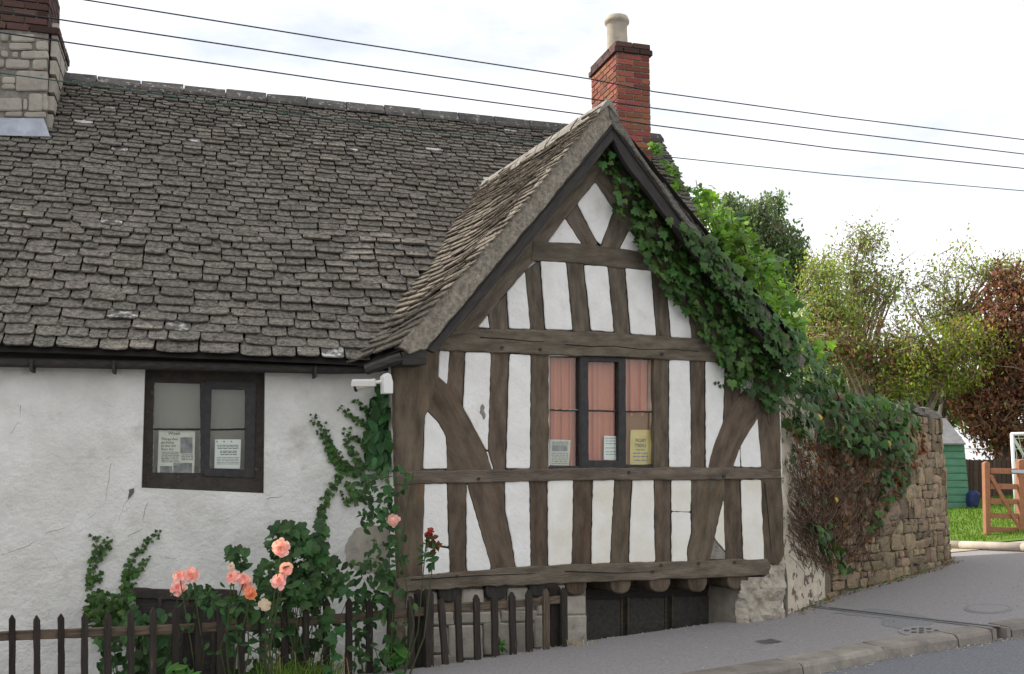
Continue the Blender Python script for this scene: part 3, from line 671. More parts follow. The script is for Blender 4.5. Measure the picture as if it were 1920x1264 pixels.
for tl, tr, br, bl in (((841, 655), (874, 657), (870, 768), (836, 730)), ((917, 660), (957, 660), (950, 882), (913, 882)), ((993, 662), (1029, 664), (1029, 882), (992, 882)), ((1226, 668), (1256, 670), (1256, 880), (1226, 880)), ((1291, 672), (1324, 675), (1325, 880), (1293, 880)), ((1356, 676), (1392, 680), (1386, 750), (1354, 795)),
                      ((836, 903), (876, 903), (878, 1078), (841, 1078)), ((990, 900), (1028, 898), (1030, 1066), (993, 1068)), ((1073, 897), (1113, 897), (1110, 1063), (1070, 1063)), ((1150, 896), (1187, 896), (1181, 1060), (1143, 1060)), ((1224, 896), (1260, 897), (1260, 1058), (1227, 1058)), ((1354, 897), (1390, 897), (1395, 1055), (1358, 1055))):
    timber([tl, tr, br, bl], bl, tl, 0, 'stud')
timber([(874, 903), (949, 900), (949, 960), (960, 1008), (970, 1070), (918, 1072), (895, 975)], (945, 1070), (905, 905), .004, 'brace')
timber([(1294, 897), (1358, 897), (1357, 937), (1341, 1008), (1330, 1055), (1287, 1057), (1288, 1028), (1297, 998)], (1310, 1055), (1335, 900), .005, 'brace')
timber([(796, 690), (822, 705), (838, 720), (868, 763), (890, 803), (911, 845), (923, 883), (837, 883), (837, 820), (822, 791), (801, 770), (792, 745)], (800, 720), (885, 880), .012, 'brace')
timber([(1384, 747), (1402, 728), (1424, 740), (1422, 783), (1389, 836), (1373, 880), (1326, 881), (1331, 858), (1342, 825), (1354, 792)], (1350, 880), (1410, 740), .012, 'brace')
timber([(738, 690), (740, 655), (823, 655), (822, 707), (802, 772), (795, 783), (792, 890), (744, 890)], (770, 880), (770, 670), .020, 'corner_post')
timber([(744, 900), (796, 900), (792, 1082), (748, 1092)], (770, 1090), (770, 910), .020, 'corner_post')
timber([(1416, 640), (1460, 640), (1465, 880), (1427, 880), (1419, 760)], (1440, 880), (1437, 650), .018, 'corner_post')
timber([(1426, 894), (1466, 894), (1470, 1040), (1460, 1060), (1432, 1055)], (1448, 1055), (1445, 900), .018, 'corner_post')
PAN = [[(1115.7, 341.9), (1150.7, 394), (1126.5, 459), (1118, 451), (1082.3, 382.6)], [(1059, 409.7), (1090.3, 457.3), (1026.8, 455.3)], [(1180, 432), (1215, 474), (1162.1, 466.7)], [(984, 509.4), (994, 617.7), (954.7, 615.7), (950.4, 547.9)], [(1013.4, 489.5), (1061, 492.3), (1073.2, 619), (1023, 617.7)], [(1095.2, 497.4), (1138.7, 500), (1150.7, 622.8), (1108.5, 619.7)], [(1172.6, 502.3), (1220.5, 508), (1230, 629.6), (1182.6, 626.2)], [(1251.9, 548), (1291.7, 593.4), (1296.9, 634.8), (1258.4, 632.8)], [(914.2, 590.6), (918, 615.7), (896, 613.5)],
       [(824.2, 657.5), (842.8, 658.9), (838, 721.3), (821.2, 706.9)], [(872.6, 660.6), (918.3, 661.2), (920, 664.7), (914.8, 844.7), (910.7, 842.7), (868.5, 763.5)], [(911.7, 846.8), (914.8, 846.8), (925, 879.7), (922.4, 881)], [(956, 663.7), (994.6, 665.7), (993.6, 878.7), (949.1, 878.3), (954.5, 691.4)], [(800.6, 771.3), (821.2, 792.3), (835.6, 819), (838.6, 878.7), (793.4, 879.7), (796.5, 782)],
       [(1255, 674.6), (1292.6, 675.6), (1295, 782), (1294.7, 876.2), (1254.5, 876.2)], [(1323, 677.4), (1353.3, 679), (1358.4, 689.4), (1355.3, 792.3), (1342, 825.2), (1331.7, 858), (1328, 879), (1323.5, 876.6)], [(1420.2, 783), (1423.3, 796.4), (1427.4, 876.6), (1390, 876), (1388.3, 838)], [(1386.8, 840), (1388.5, 876), (1374.5, 874.6)]]
PANL = [[(794.4, 907.6), (838, 906.6), (839, 969), (841, 1025.3), (813, 1021.4), (791, 1018), (793, 949)], [(791, 1020), (814, 1024), (842, 1029), (843, 1073.8), (792, 1079)], [(875, 906.6), (919.7, 1060), (919, 1069), (876.6, 1071.9), (875, 1064)], [(946.8, 902.7), (991.7, 901.7), (994.9, 1062), (967.6, 1065), (958.7, 1008.5), (947.8, 959)], [(1027, 900.7), (1074.5, 899.7), (1071.5, 1058), (1028, 1061.6)], [(1111.9, 899.7), (1151.9, 899.3), (1145.5, 1008.5), (1144, 1056), (1109, 1058)], [(1186, 898.7), (1225.7, 899.3), (1226.7, 1008.5), (1228.6, 1054), (1179.6, 1055), (1181.5, 988.7)], [(1258.9, 899.7), (1295.9, 900), (1294.5, 960), (1259, 959)], [(1259, 960), (1294.5, 961), (1295.5, 998.6), (1288, 1028.3), (1289, 1054), (1259.3, 1055)], [(1356.3, 937.3), (1359.6, 1034), (1339.5, 1009)], [(1388.9, 899.7), (1427.5, 899.7), (1434.5, 1008.5), (1433.5, 1052), (1393.9, 1050)]]
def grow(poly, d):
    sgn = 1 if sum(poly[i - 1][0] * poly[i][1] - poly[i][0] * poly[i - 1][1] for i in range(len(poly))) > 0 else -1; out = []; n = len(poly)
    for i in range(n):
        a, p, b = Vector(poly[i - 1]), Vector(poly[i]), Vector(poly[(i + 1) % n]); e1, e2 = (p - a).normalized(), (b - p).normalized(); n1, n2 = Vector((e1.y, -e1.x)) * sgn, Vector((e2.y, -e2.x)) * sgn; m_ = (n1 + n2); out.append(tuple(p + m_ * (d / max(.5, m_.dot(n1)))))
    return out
for q in PAN + PANL: gslab('joint_shadow', grow(q, R.uniform(1.0, 1.6)), .0120, -.03, m_shadow_gap, jit=.5, rnd=2.5, inset=0, step=9)  # raised dark strip round each panel, painted in place of a shadow gap
for q in PAN: gslab('plaster_panel', q, .0135, -.04, m_plaster, jit=.55, rnd=3.2, inset=.007, bulge=.006, step=9)
for k, q in enumerate(PANL): gslab('plaster_panel', q, .0135, -.04, m_plaster if k < 4 else m_plaster_low, jit=.6, rnd=3.6, inset=.007, bulge=.006, step=9)
gslab('plaster_panel', [(1339.5, 1011), (1359.4, 1036), (1359.2, 1049), (1330.6, 1049)], .006, -.04, m_mortar, jit=.6, rnd=2)
for (x, y) in ((942, 652), (1014, 655), (1242, 664), (1180, 886), (1358, 893), (898, 898), (1240, 1060), (1310, 1057), (1378, 1055), (1224, 1072), (857, 1081)):
    gslab('peg', ring(x, y, 3, 3.2, 8), .047, .02, m_dark, jit=0, rnd=.5, inset=0)
for poly, mm in (([(900, 764), (905, 757), (909, 763), (907, 770), (911, 778), (907, 788), (904, 780), (899, 774)], m_mortar), ([(884, 762), (887, 758), (888, 768), (885, 772)], m_plaster_low)): gslab('plaster_damage', poly, .0205, .01, mm, jit=1.2, rnd=1.5, inset=0, step=4)
gslab('peg', ring(966, 466, 9, 8, 8), .06, -.02, m_dark, jit=0, rnd=.5)
# long cracks in the tie beam and posts: thin split grooves
for pts in ([(900, 632), (950, 636), (1000, 640), (1020, 641)], [(1060, 646), (1110, 649), (1150, 649), (1200, 655), (1260, 655), (1310, 660)], [(1434, 905), (1440, 960), (1446, 1030)], [(770, 1088), (900, 1080), (1000, 1075)], [(1060, 1072), (1160, 1074), (1230, 1071)]):
    mb = MB(); mb.tube([G.pt(x, y + R.uniform(-1, 1), .0345 if y < 700 else (.029 if y < 1060 and x > 1400 else .042)) for x, y in pts], .0055, .003, n=4); mb.build('split', m_black, wing)
# joist ends below the sill
for (x0_, x1_, y0_, y1_) in ((822, 863, 1105, 1129), (910, 950, 1101, 1125), (992, 1025, 1097, 1119), (1062, 1099, 1093, 1116), (1145, 1182, 1089, 1113), (1218, 1256, 1086, 1110), (1290, 1325, 1085, 1110), (1363, 1405, 1082, 1105)):
    w_ = (x1_ - x0_); poly = [(x0_, y0_ - 6), (x1_, y0_ - 6), (x1_ + 1, y0_ + 8), (x1_ - w_ * .12, y1_ - 4), (x1_ - w_ * .35, y1_), (x0_ + w_ * .3, y1_), (x0_ + w_ * .08, y1_ - 5), (x0_, y0_ + 8)]
    gslab('joist_end', poly, .0, -1.2, m_dark if x0_ < 1060 else m_timber, jit=.5, rnd=4, inset=.012, bulge=.008, grain=Z)
# stone plinth blocks
for (x0_, x1_, y0_, y1_) in ((764, 820, 1112, 1150), (865, 908, 1106, 1148), (952, 990, 1103, 1146), (1027, 1060, 1097, 1142), (770, 850, 1146, 1172), (852, 938, 1148, 1170), (940, 1006, 1144, 1166), (1008, 1098, 1118, 1152), (762, 840, 1174, 1225), (842, 905, 1172, 1235), (907, 1000, 1168, 1230), (1002, 1101, 1154, 1215), (760, 870, 1228, 1290), (872, 985, 1238, 1290), (988, 1104, 1218, 1290)):
    j = lambda: R.uniform(-1.5, 1.5)
    gslab('plinth_stone', [(x0_ + j(), y0_ + j()), (x1_ + j(), y0_ + j()), (x1_ + j(), y1_ + j()), (x0_ + j(), y1_ + j())], -.03, -.2, m_stone, jit=.8, rnd=3, inset=.015, bulge=.01)
gslab('plinth_backing', [(750, 1100), (1098, 1090), (1104, 1420), (748, 1420)], -.055, -.5, m_joint, jit=0, inset=0)
# recessed cellar doors
DPL = Plane(G.P - G.n * .55, 29)
slab('cellar_door_frame', DPL, [(1060, 1095), (1460, 1090), (1460, 1420), (1060, 1420)], 0, -.1, m_dark, wing, jit=0, inset=0)
for k, (x0_, x1_) in enumerate(((1098, 1164), (1180, 1246), (1263, 1342))):
    o = slab('cellar_door', DPL, [(x0_, 1125 + k * -3), (x1_, 1124 - k * 3), (x1_, 1400), (x0_, 1400)], .02, .002, mat('old door boards', (.10, .092, .078), (.06, .055, .05), scale=4, stretch=(6, 6, 1), bump=.5), wing, jit=0, inset=.01)
    for xx in (x0_ - 1, x1_ + 3): slab('door_bead', DPL, [(xx - 2.2, 1123 - k * 3), (xx + 1, 1123 - k * 3), (xx + 1, 1400), (xx - 2.2, 1400)], .035, .0, m_rail if xx > x0_ else m_timber, o, jit=0, inset=0)
# rubble pier under the right end
def lump(name, plane, poly, front, back, m, parent, amp=.03, res=60, fr=7.):
    xs_ = [p[0] for p in poly]; ys_ = [p[1] for p in poly]; x0_, x1_, y0_, y1_ = min(xs_), max(xs_), min(ys_), max(ys_); mb = MB(); idx = {}; vs = []; fs = []
    for j in range(res + 1):
        for i in range(res + 1):
            x, y = lerp(x0_, x1_, i / res), lerp(y0_, y1_, j / res); p = plane.pt(x, y, front)
            q = noise.fractal(p * fr, 1., 2., 4); e = min(i, j, res - i, res - j) / 6.; k = min(1, e)
            idx[i, j] = len(vs); vs.append(p + plane.n * (q * amp - (1 - k) * .05))
    for j in range(res):
        for i in range(res):
            if inpoly(lerp(x0_, x1_, (i + .5) / res), lerp(y0_, y1_, (j + .5) / res), poly): fs.append((idx[i, j], idx[i + 1, j], idx[i + 1, j + 1], idx[i, j + 1]))
    mb.add(vs, fs); ps = [plane.pt(x, y, front - .05) for x, y in poly]; n = len(ps); mb.add(ps + [p + plane.n * (back - front) for p in ps], [(i, (i + 1) % n, n + (i + 1) % n, n + i) for i in range(n)])
    return mb.build(name, m, parent)
m_pier = mat('crumbling render', (.50, .45, .37), (.36, .32, .26), scale=6, bump=1., bscale=20, bdist=.03, c3=(.16, .14, .115), s3=8, p3=.60, w3=.12, world=True)
lump('pier', G, [(1392, 1092), (1405, 1083), (1440, 1078), (1448, 1040), (1470, 1030), (1477, 1090), (1478, 1180), (1475, 1420), (1388, 1420), (1386, 1130)], .035, -.6, m_pier, wing, amp=.05)
# floor over the cellar, side walls, rear body of the wing
fl = MB(); a, b = G.pt(748, 1098), G.pt(1468, 1062); a.z = b.z = min(a.z, b.z) + .0; bk = -G.n * 3.2
fl.prism([a + Z * .02, b + Z * .02, b + bk + Z * .02, a + bk + Z * .02], Z * .12); fl.build('floor', m_dark, wing)
ar = G.pt(1464, 900); vwall(ar - G.n * .03, ar - G.n * 3.0, -.9, 2.75, wing, 'side_wall', m_plaster); al = G.pt(747, 900); vwall(al - G.n * .6 + G.u * .3, al - G.n * 3. + G.u * .3, -.9, 2.6, wing, 'side_wall', m_plaster)
vwall(al - G.n * 1.4, ar - G.n * 1.4, -.9, .7, wing, 'cellar_back_wall', m_dark)
# ---- wing roof
VP = Plane(G.P + G.n * .30, 29)
VG = [VP.pt(x, y) for x, y in ((750, 655), (777, 627), (897, 495), (1022, 344), (1139, 198))]
apex = VG[-1]; vt_ = VAL[-1]
def S_left(t, s):
    a = pl_at(VAL, s); b = pl_at(VG, s); p = a.lerp(b, t)
    n_ = (Vector((-G.u.x, -G.u.y, 0)) * .75 + Z * .66)
    sag = -.07 * math.sin(math.pi * s) * math.sin(math.pi * min(1, t * 1.2)) 
    return p + n_ * (wav(p + Vector((5, 0, 0))) * .7 * (t * (1 - t) * 4) + sag * .6)
def S_left_m(x, s):
    L = max(.05, (pl_at(VG, s) - pl_at(VAL, s)).length); return S_left(x / L, s)
llen = (VG[-1] - VG[0]).length
lroof = MB(); NX, NY = 14, 22; vs = []
for j in range(NY + 1):
    for i in range(NX + 1): vs.append(S_left(i / NX, j / NY) - (Z * .66 - G.u * .75) * .012)
lroof.add(vs, [(j * (NX + 1) + i, j * (NX + 1) + i + 1, (j + 1) * (NX + 1) + i + 1, (j + 1) * (NX + 1) + i) for j in range(NY) for i in range(NX)])
re = VP.pt(1500, 640); rbk = re - G.n * 3.6; 
apb = pl_at(VAL, 1.)
NR_ = 10; vs = []
for j in range(NR_ + 1):
    for i in range(NR_ + 1):
        f_ = VP.pt(1140, 200).lerp(re, j / NR_); bk_ = (apb + G.n * 0).lerp(rbk, j / NR_); vs.append(f_.lerp(bk_, i / NR_) - Z * .03)
lroof.add(vs, [(j * (NR_ + 1) + i, (j + 1) * (NR_ + 1) + i, (j + 1) * (NR_ + 1) + i + 1, j * (NR_ + 1) + i + 1) for j in range(NR_) for i in range(NR_)])
wroof = lroof.build('roof', m_deck, wing, recalc=False)
items = course_slates(S_left_m, lambda s: -.06, lambda s: (pl_at(VG, s) - pl_at(VAL, s)).length + .035, lambda s: llen, .128, .062, .26, .16, lambda t, s: True)
print('wing slates', len(items))
lay_slates(items, m_slate_warm, wroof, 300, white=.004)
# right slope slates (seen only at the verge): two columns
rl = (re - VP.pt(1140, 200)).length
def S_right(t, s):
    f_ = re.lerp(VP.pt(1140, 200), s); bk_ = rbk.lerp(apb, s); d = (bk_ - f_).normalized(); return f_ + d * (2.5 - t)
items = course_slates(lambda t, s: S_right(t, s), lambda s: 0, lambda s: 2.42, lambda s: rl, .165, .085, .30, .21, lambda t, s: True)
big = MB()
for m4, sz, _ in items:
    big.tone = R.random() * .98 + .01; vs, fs = R.choice(SH); full = m4 @ Matrix.Diagonal((*sz, 1)); big.add([full @ Vector(v) for v in vs], fs)
o = big.build('slate_field', m_slate, wroof, recalc=False); o['kind'] = 'stuff'
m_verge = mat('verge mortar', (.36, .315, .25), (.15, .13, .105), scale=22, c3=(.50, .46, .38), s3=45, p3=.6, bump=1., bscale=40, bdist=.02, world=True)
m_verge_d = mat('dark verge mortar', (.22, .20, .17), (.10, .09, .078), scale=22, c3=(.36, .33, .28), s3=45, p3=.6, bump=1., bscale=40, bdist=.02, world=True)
# verge mortar and bargeboards
def vslab(name, poly, front, back, m, parent=wing, **k): return slab(name, VP, poly, front, back, m, parent, **k)
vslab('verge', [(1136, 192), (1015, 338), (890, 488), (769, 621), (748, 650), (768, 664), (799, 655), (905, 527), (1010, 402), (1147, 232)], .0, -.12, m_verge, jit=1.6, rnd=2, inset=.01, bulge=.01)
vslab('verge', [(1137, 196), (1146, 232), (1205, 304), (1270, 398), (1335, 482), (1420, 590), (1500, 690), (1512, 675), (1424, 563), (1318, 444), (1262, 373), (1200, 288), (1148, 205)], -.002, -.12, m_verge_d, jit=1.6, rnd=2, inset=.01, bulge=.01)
vslab('bargeboard', [(1147, 229), (1010, 398), (905, 523), (796, 652), (815, 662), (893, 575), (1003, 443), (1150, 262)], -.02, -.07, m_dark, grain=gdir(VP, (800, 650), (1147, 230)), jit=.8)
vslab('bargeboard', [(1147, 229), (1150, 262), (1170, 302), (1262, 424), (1340, 524), (1440, 650), (1490, 690), (1420, 592), (1335, 484), (1270, 400), (1205, 306)], -.022, -.072, m_dark, grain=gdir(VP, (1147, 230), (1420, 590)), jit=.8)
# soffit boards under the overhang
so = MB()
for a_, b_ in (((1150, 240), (806, 652)), ((1150, 240), (1480, 690))):
    p, q = VP.pt(*a_), VP.pt(*b_); so.add([p, q, q - G.n * .5, p - G.n * .5], [(0, 1, 2, 3)])
so.build('soffit', m_dark, wing, recalc=False)
# wing ridge stones
for k in range(5):
    a, b = apex.lerp(vt_, k / 5 + .006), apex.lerp(vt_, (k + 1) / 5 - .006)
    if k == 0: a = apex + G.n * .03
    d = (b - a).normalized(); sdv = d.cross(Z).normalized(); pr = [(-.15, -.15), (-.13, -.10), (-.02, .035), (.02, .035), (.13, -.10), (.15, -.15), (.0, -.03)]; n = len(pr); mb = MB()
    pa = [a + sdv * x + Z * (y + .03 + R.uniform(-.01, .01)) for x, y in pr]; pb = [b + sdv * x + Z * (y + .03 + R.uniform(-.01, .01)) for x, y in pr]
    mb.add(pa + pb, [(i, (i + 1) % n, n + (i + 1) % n, n + i) for i in range(n)] + [tuple(range(n)), tuple(range(n, 2 * n))[::-1]]); mb.build('ridge_stone', m_mortar, wroof)
# short gutter box at the left eave of the wing
mb = MB(); mb.tube([G.pt(686, 694, .12), G.pt(735, 676, .25), G.pt(752, 670, .28)], .05, n=8); mb.build('gutter', m_dark, wing)
vslab('gutter_box', [(752, 660), (800, 654), (800, 684), (754, 684)], -.02, -.3, m_dark, jit=0)
# ================================================================== WINDOWS
def rect_frame(plane, o, i, front, back):
    mb = MB(); O = [plane.pt(x, y, front) for x, y in o]; I = [plane.pt(x, y, front) for x, y in i]; d = plane.n * (back - front)
    mb.add(O + I + [p + d for p in O] + [p + d for p in I], [(k, (k + 1) % 4, 4 + (k + 1) % 4, 4 + k) for k in range(4)] + [(4 + k, 4 + (k + 1) % 4, 12 + (k + 1) % 4, 12 + k) for k in range(4)] + [(k, (k + 1) % 4, 8 + (k + 1) % 4, 8 + k) for k in range(4)])
    return mb
def rc(x0, y0, x1, y1): return [(x0, y0), (x1, y0), (x1, y1), (x0, y1)]
def pane(plane, poly, off, parent):
    mb = MB(); mb.prism([plane.pt(x, y, off) for x, y in poly], plane.n * -.004); return mb.build('pane', m_glass, parent)
def strip_tube(plane, a, b, off, r, m, name, parent):
    pts = [(lerp(a[0], b[0], k / 8) + R.uniform(-.5, .5), lerp(a[1], b[1], k / 8) + R.uniform(-.5, .5)) for k in range(9)]
    mb = MB(); mb.tube([plane.pt(x, y, off) for x, y in pts], r, n=5); return mb.build(name, m, parent)
WM = Plane(M.P - M.n * .09, 16.6)
m_frame_b = mat('tarred frame wood', (.062, .050, .040), (.030, .026, .023), scale=6, stretch=(2, 2, 2), bump=.9, bscale=14, bdist=.012, rough=.75, c3=(.11, .085, .065), s3=6, p3=.62)
wn = rect_frame(WM, [(262, 684), (500, 690), (498, 930), (258, 918)], [(289, 716), (474, 722), (471, 888), (286, 886)], .0, -.09).build('window', m_frame_b, house, M4=frame(WM.pt(380, 800), WM.u, WM.n))
slab('mullion', WM, [(375, 716), (392, 716), (390, 890), (376, 890)], .004, -.08, m_paint, wn, jit=.5)
cs = rect_frame(WM, [(385, 714), (480, 718), (476, 896), (383, 892)], [(397, 729), (460, 730), (459, 881), (393, 878)], .014, -.05).build('casement', m_paint, wn, M4=frame(WM.pt(430, 800), WM.u, WM.n))
pane(WM, rc(287, 716, 376, 889), -.03, wn); pane(WM, rc(393, 727, 461, 882), -.025, wn)
for a, b in (((288, 805), (375, 805)), ((393, 806), (461, 805))): strip_tube(WM, a, b, -.018, .009, m_paint, 'glazing_bar', wn)
for a, b in (((289, 718), (286, 888)), ((376, 760), (375, 888)), ((287, 888), (375, 888)), ((461, 735), (460, 880)), ((395, 790), (393, 878))): strip_tube(WM, a, b, -.016, .0045, m_putty, 'putty', wn)
mb = MB(); mb.prism([WM.pt(x, y, -.11) for x, y in rc(255, 680, 505, 930)], M.n * -.02); mb.build('blind', m_cream, wn)
# sill ledge slip of plaster, left wall
# gable window
GW = Plane(G.P - G.n * .035, 29)
gw = rect_frame(GW, rc(1024, 662, 1230, 881), [(1030, 669), (1224, 674), (1224, 872), (1030, 875)], .0, -.06).build('window', m_timber, wing, M4=frame(GW.pt(1128, 770), G.u, G.n))
for q in ([(1086, 669), (1103, 669), (1104, 877), (1086, 877)], [(1160, 671), (1173, 671), (1174, 876), (1160, 876)]): slab('mullion', GW, q, .012, -.055, m_paint, gw, jit=.5, grain=Z)
cs = rect_frame(GW, [(1088, 668), (1172, 672), (1172, 878), (1090, 878)], [(1103, 677), (1160, 679), (1160, 864), (1102, 863)], .02, -.03).build('casement', m_paint, gw, M4=frame(GW.pt(1130, 770), G.u, G.n))
for q in (rc(1029, 667, 1087, 876), rc(1102, 675, 1161, 866), rc(1173, 672, 1225, 873)): pane(GW, q, -.02, gw)
for a, b in (((1029, 769), (1087, 770)), ((1101, 770), (1160, 771)), ((1174, 772), (1224, 772))): strip_tube(GW, a, b, -.008, .009, m_paint, 'glazing_bar', gw)
for a, b in (((1085, 671), (1086, 770)), ((1029, 768), (1085, 768.5)), ((1224, 674), (1225, 770)), ((1026, 876), (1090, 876)), ((1160, 780), (1159, 864)), ((1028, 670), (1028, 875))): strip_tube(GW, a, b, -.006, .004, m_putty, 'putty', gw)
slab('bottom_rail', GW, rc(1024, 874, 1092, 881), .006, -.05, m_paint, gw); slab('bottom_rail', GW, rc(1172, 871, 1232, 880), .008, -.05, m_paint, gw)
# folded curtain behind
def curtain(plane, x0, x1, y0, y1, off, m, name, parent, amp=.018, waves=5, seed=0):
    mb = MB(); N = 48; vs = []
    for k in range(N + 1):
        x = lerp(x0, x1, k / N); t = k / N
        for y, a in ((y0, .5), (lerp(y0, y1, .5), .9), (y1, 1.1)): vs.append(plane.pt(x, y, off + a * amp * (math.sin(t * waves * 6.28 + seed) + .5 * math.sin(t * waves * 14.1 + seed * 3))))
    mb.add(vs, [(3 * k + j, 3 * k + 3 + j, 3 * k + 4 + j, 3 * k + 1 + j) for k in range(N) for j in range(2)]); return mb.build(name, m, parent, smooth=True, recalc=False)
curtain(GW, 1020, 1102, 655, 890, -.062, m_curtain, 'curtain', gw, seed=1); curtain(GW, 1098, 1176, 655, 890, -.066, m_curtain, 'curtain', gw, waves=3, seed=2); curtain(GW, 1170, 1236, 655, 780, -.062, m_curtain, 'curtain', gw, waves=3, seed=4)
mb = MB(); mb.prism([GW.pt(x, y, -.05) for x, y in rc(1171, 774, 1236, 885)], G.n * -.01); mb.build('backing_board', m_curtain2, gw)
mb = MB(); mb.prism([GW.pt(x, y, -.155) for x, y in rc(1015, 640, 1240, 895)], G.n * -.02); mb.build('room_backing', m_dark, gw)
# ---- notices and writing
def text_mesh(txt, size, m, align='LEFT'):
    c = bpy.data.curves.new('lettering', 'FONT'); c.body = txt; c.size = size; c.align_x = align; c.resolution_u = 2
    o = bpy.data.objects.new('lettering', c); me = bpy.data.meshes.new_from_object(o); bpy.data.objects.remove(o); me.materials.append(m); return me
def sheet(name, plane, poly, off, m, label):
    pts = [plane.pt(x, y, off) for x, y in poly]; c = sum(pts, Vector()) / 4; M4 = frame(c, pts[1] - pts[0], plane.n); mb = MB(); mb.prism(pts, plane.n * -.0015)
    return tag(mb.build(name, m, M4=M4), label, 'notice')
def write(parent, plane, x, y, off, txt, px_h, m=m_ink, align='LEFT', sx=1.):
    p = plane.pt(x, y, off); h = (plane.pt(x, y - px_h, off) - p).length
    me = text_mesh(txt, h * 1.38, m, align); link('lettering', me, frame(p, plane.u, plane.n) @ Matrix.Diagonal((sx, 1, 1, 1)), parent)
def lines(parent, plane, x0, x1, ys, off, m=m_grey, h=.8, name='small_print'):
    mb = MB()
    for y in ys:
        x = x0 + R.uniform(0, 1.5)
        while x < x1 - 1:
            e = min(x1, x + R.uniform(3, 9)); mb.add([plane.pt(a, b, off) for a, b in ((x, y - h), (e, y - h), (e, y + h), (x, y + h))], [(0, 3, 2, 1)]); x = e + R.uniform(.8, 1.6)
    mb.build(name, m, parent, recalc=False)['kind'] = 'stuff'
O1 = -.036; q = sheet('newspaper_page', WM, [(298, 806), (366, 808), (364, 889), (295, 888)], O1, m_paper, 'yellowed newspaper page headed Week behind the left cottage window pane')
write(q, WM, 315, 815.5, O1 + .003, 'Week', 6.5)
for k, t in enumerate(('Things that', 'go bump', 'at the old', 'Ram Inn')): write(q, WM, 302, 825 + k * 6.4, O1 + .003, t, 4.6, sx=1.05)
lines(q, WM, 302, 336, [848, 851, 854, 857, 860, 863, 866], O1 + .002); lines(q, WM, 340, 362, [853, 856, 859, 862], O1 + .002)
def pic(parent, plane, poly, off, nm='printed_photo'): mb = MB(); mb.add([plane.pt(x, y, off) for x, y in poly], [(0, 3, 2, 1)]); mb.build(nm, m_grey, parent, recalc=False)
pic(q, WM, rc(338, 820, 361, 850), O1 + .002); pic(q, WM, rc(325, 868, 360, 887), O1 + .002); pic(q, WM, rc(300, 874, 323, 887), O1 + .002)
q = sheet('typed_notice', WM, [(403, 824), (452, 824), (450, 879), (402, 878)], O1, m_white, 'small white typed notice behind the right cottage window pane')
lines(q, WM, 407, 447, [835, 838, 841], O1 + .002, m_ink, .6); lines(q, WM, 412, 444, [846, 849, 852.5], O1 + .002, m_ink, .7); lines(q, WM, 406, 448, [858, 861, 864, 867, 870], O1 + .002, h=.6)
mb = MB()
for x in (407, 420, 434): mb.tube([WM.pt(x, 828, O1 + .002), WM.pt(x, 828, O1 + .008)], .008, n=8)
mb.build('pin_row', m_grey, q)
O2 = -.029; q = sheet('weathered_poster', GW, [(1032, 824), (1070, 825), (1067, 873), (1030, 872)], O2, m_paper, 'stained poster at the lower left of the gable window')
lines(q, GW, 1035, 1066, [829, 832.5], O2 + .002, m_grey, 1.); pic(q, GW, rc(1035, 835, 1064, 846), O2 + .002); lines(q, GW, 1034, 1065, [850, 853.5, 857, 861, 865, 869], O2 + .002, m_grey, .8)
q = sheet('handwritten_note', GW, [(1133, 817), (1159, 818), (1158, 863), (1132, 862)], O2, m_white, 'narrow white handwritten note in the middle gable light')
lines(q, GW, 1135, 1157, [822, 827, 832, 840, 847, 852], O2 + .002, m_grey, .7)
q = sheet('yellow_backing_sheet', GW, [(1183, 806), (1220, 806), (1220, 820), (1182, 820)], O2 - .004, m_ypaper, 'plain yellow sheet showing above the lettered yellow poster')
q = sheet('yellow_poster', GW, [(1182, 818), (1221, 818), (1222, 872), (1181, 871)], O2, m_ypaper, 'yellowed poster lettered in capitals in the right gable light')
write(q, GW, 1201, 829, O2 + .003, 'WILLIAM', 7.0, align='CENTER', sx=.62); write(q, GW, 1201, 838.5, O2 + .003, 'TYNDALE', 7.0, align='CENTER', sx=.62)
lines(q, GW, 1192, 1210, [843.5], O2 + .002, m_grey, 1.2); lines(q, GW, 1187, 1215, [850, 856, 863], O2 + .002, m_grey, 1.4)

# ---- cellar window in main wall, cracks, flaked render
o = slab('cellar_lintel', Plane(M.P, 16.6), [(250, 1102), (300, 1105), (445, 1107), (445, 1127), (300, 1125), (250, 1120)], .05, -.05, m_frame_b, house, jit=1.2)
slab('cellar_shutter', M, [(255, 1116), (440, 1122), (440, 1330), (255, 1330)], .035, -.05, m_dark, house, jit=0)
for x in (300, 350, 400): slab('shutter_bar', M, [(x - 4, 1122), (x + 4, 1122), (x + 4, 1330), (x - 4, 1330)], .06, .02, m_frame_b, house, jit=.4)
m_crack = mat('dark crack line', (.12, .11, .10), bump=0)  # plain dark grey for the wall cracks and the flaked hole
for pts in ([(243, 915), (240, 935), (228, 960), (218, 990)], [(0, 1042), (55, 1022), (90, 1000), (130, 985), (170, 970), (195, 950), (205, 900), (208, 860)], [(285, 928), (272, 955), (264, 985)], [(240, 1005), (262, 995), (270, 985)], [(425, 972), (445, 965), (460, 955)], [(40, 760), (35, 790), (15, 820)], [(310, 1043), (322, 1048), (335, 1047)], [(80, 1160), (92, 1150), (96, 1140)], [(500, 935), (530, 930), (560, 940)]):
    mb = MB(); full = []
    for a, b in zip(pts, pts[1:]):
        for k in range(4): full.append((lerp(a[0], b[0], k / 4) + R.uniform(-1.6, 1.6), lerp(a[1], b[1], k / 4) + R.uniform(-1.6, 1.6)))
    mb.tube([wall_hit(x, y, -.0005) for x, y in full], .0022, .0012, n=4); mb.build('crack', m_crack, house)
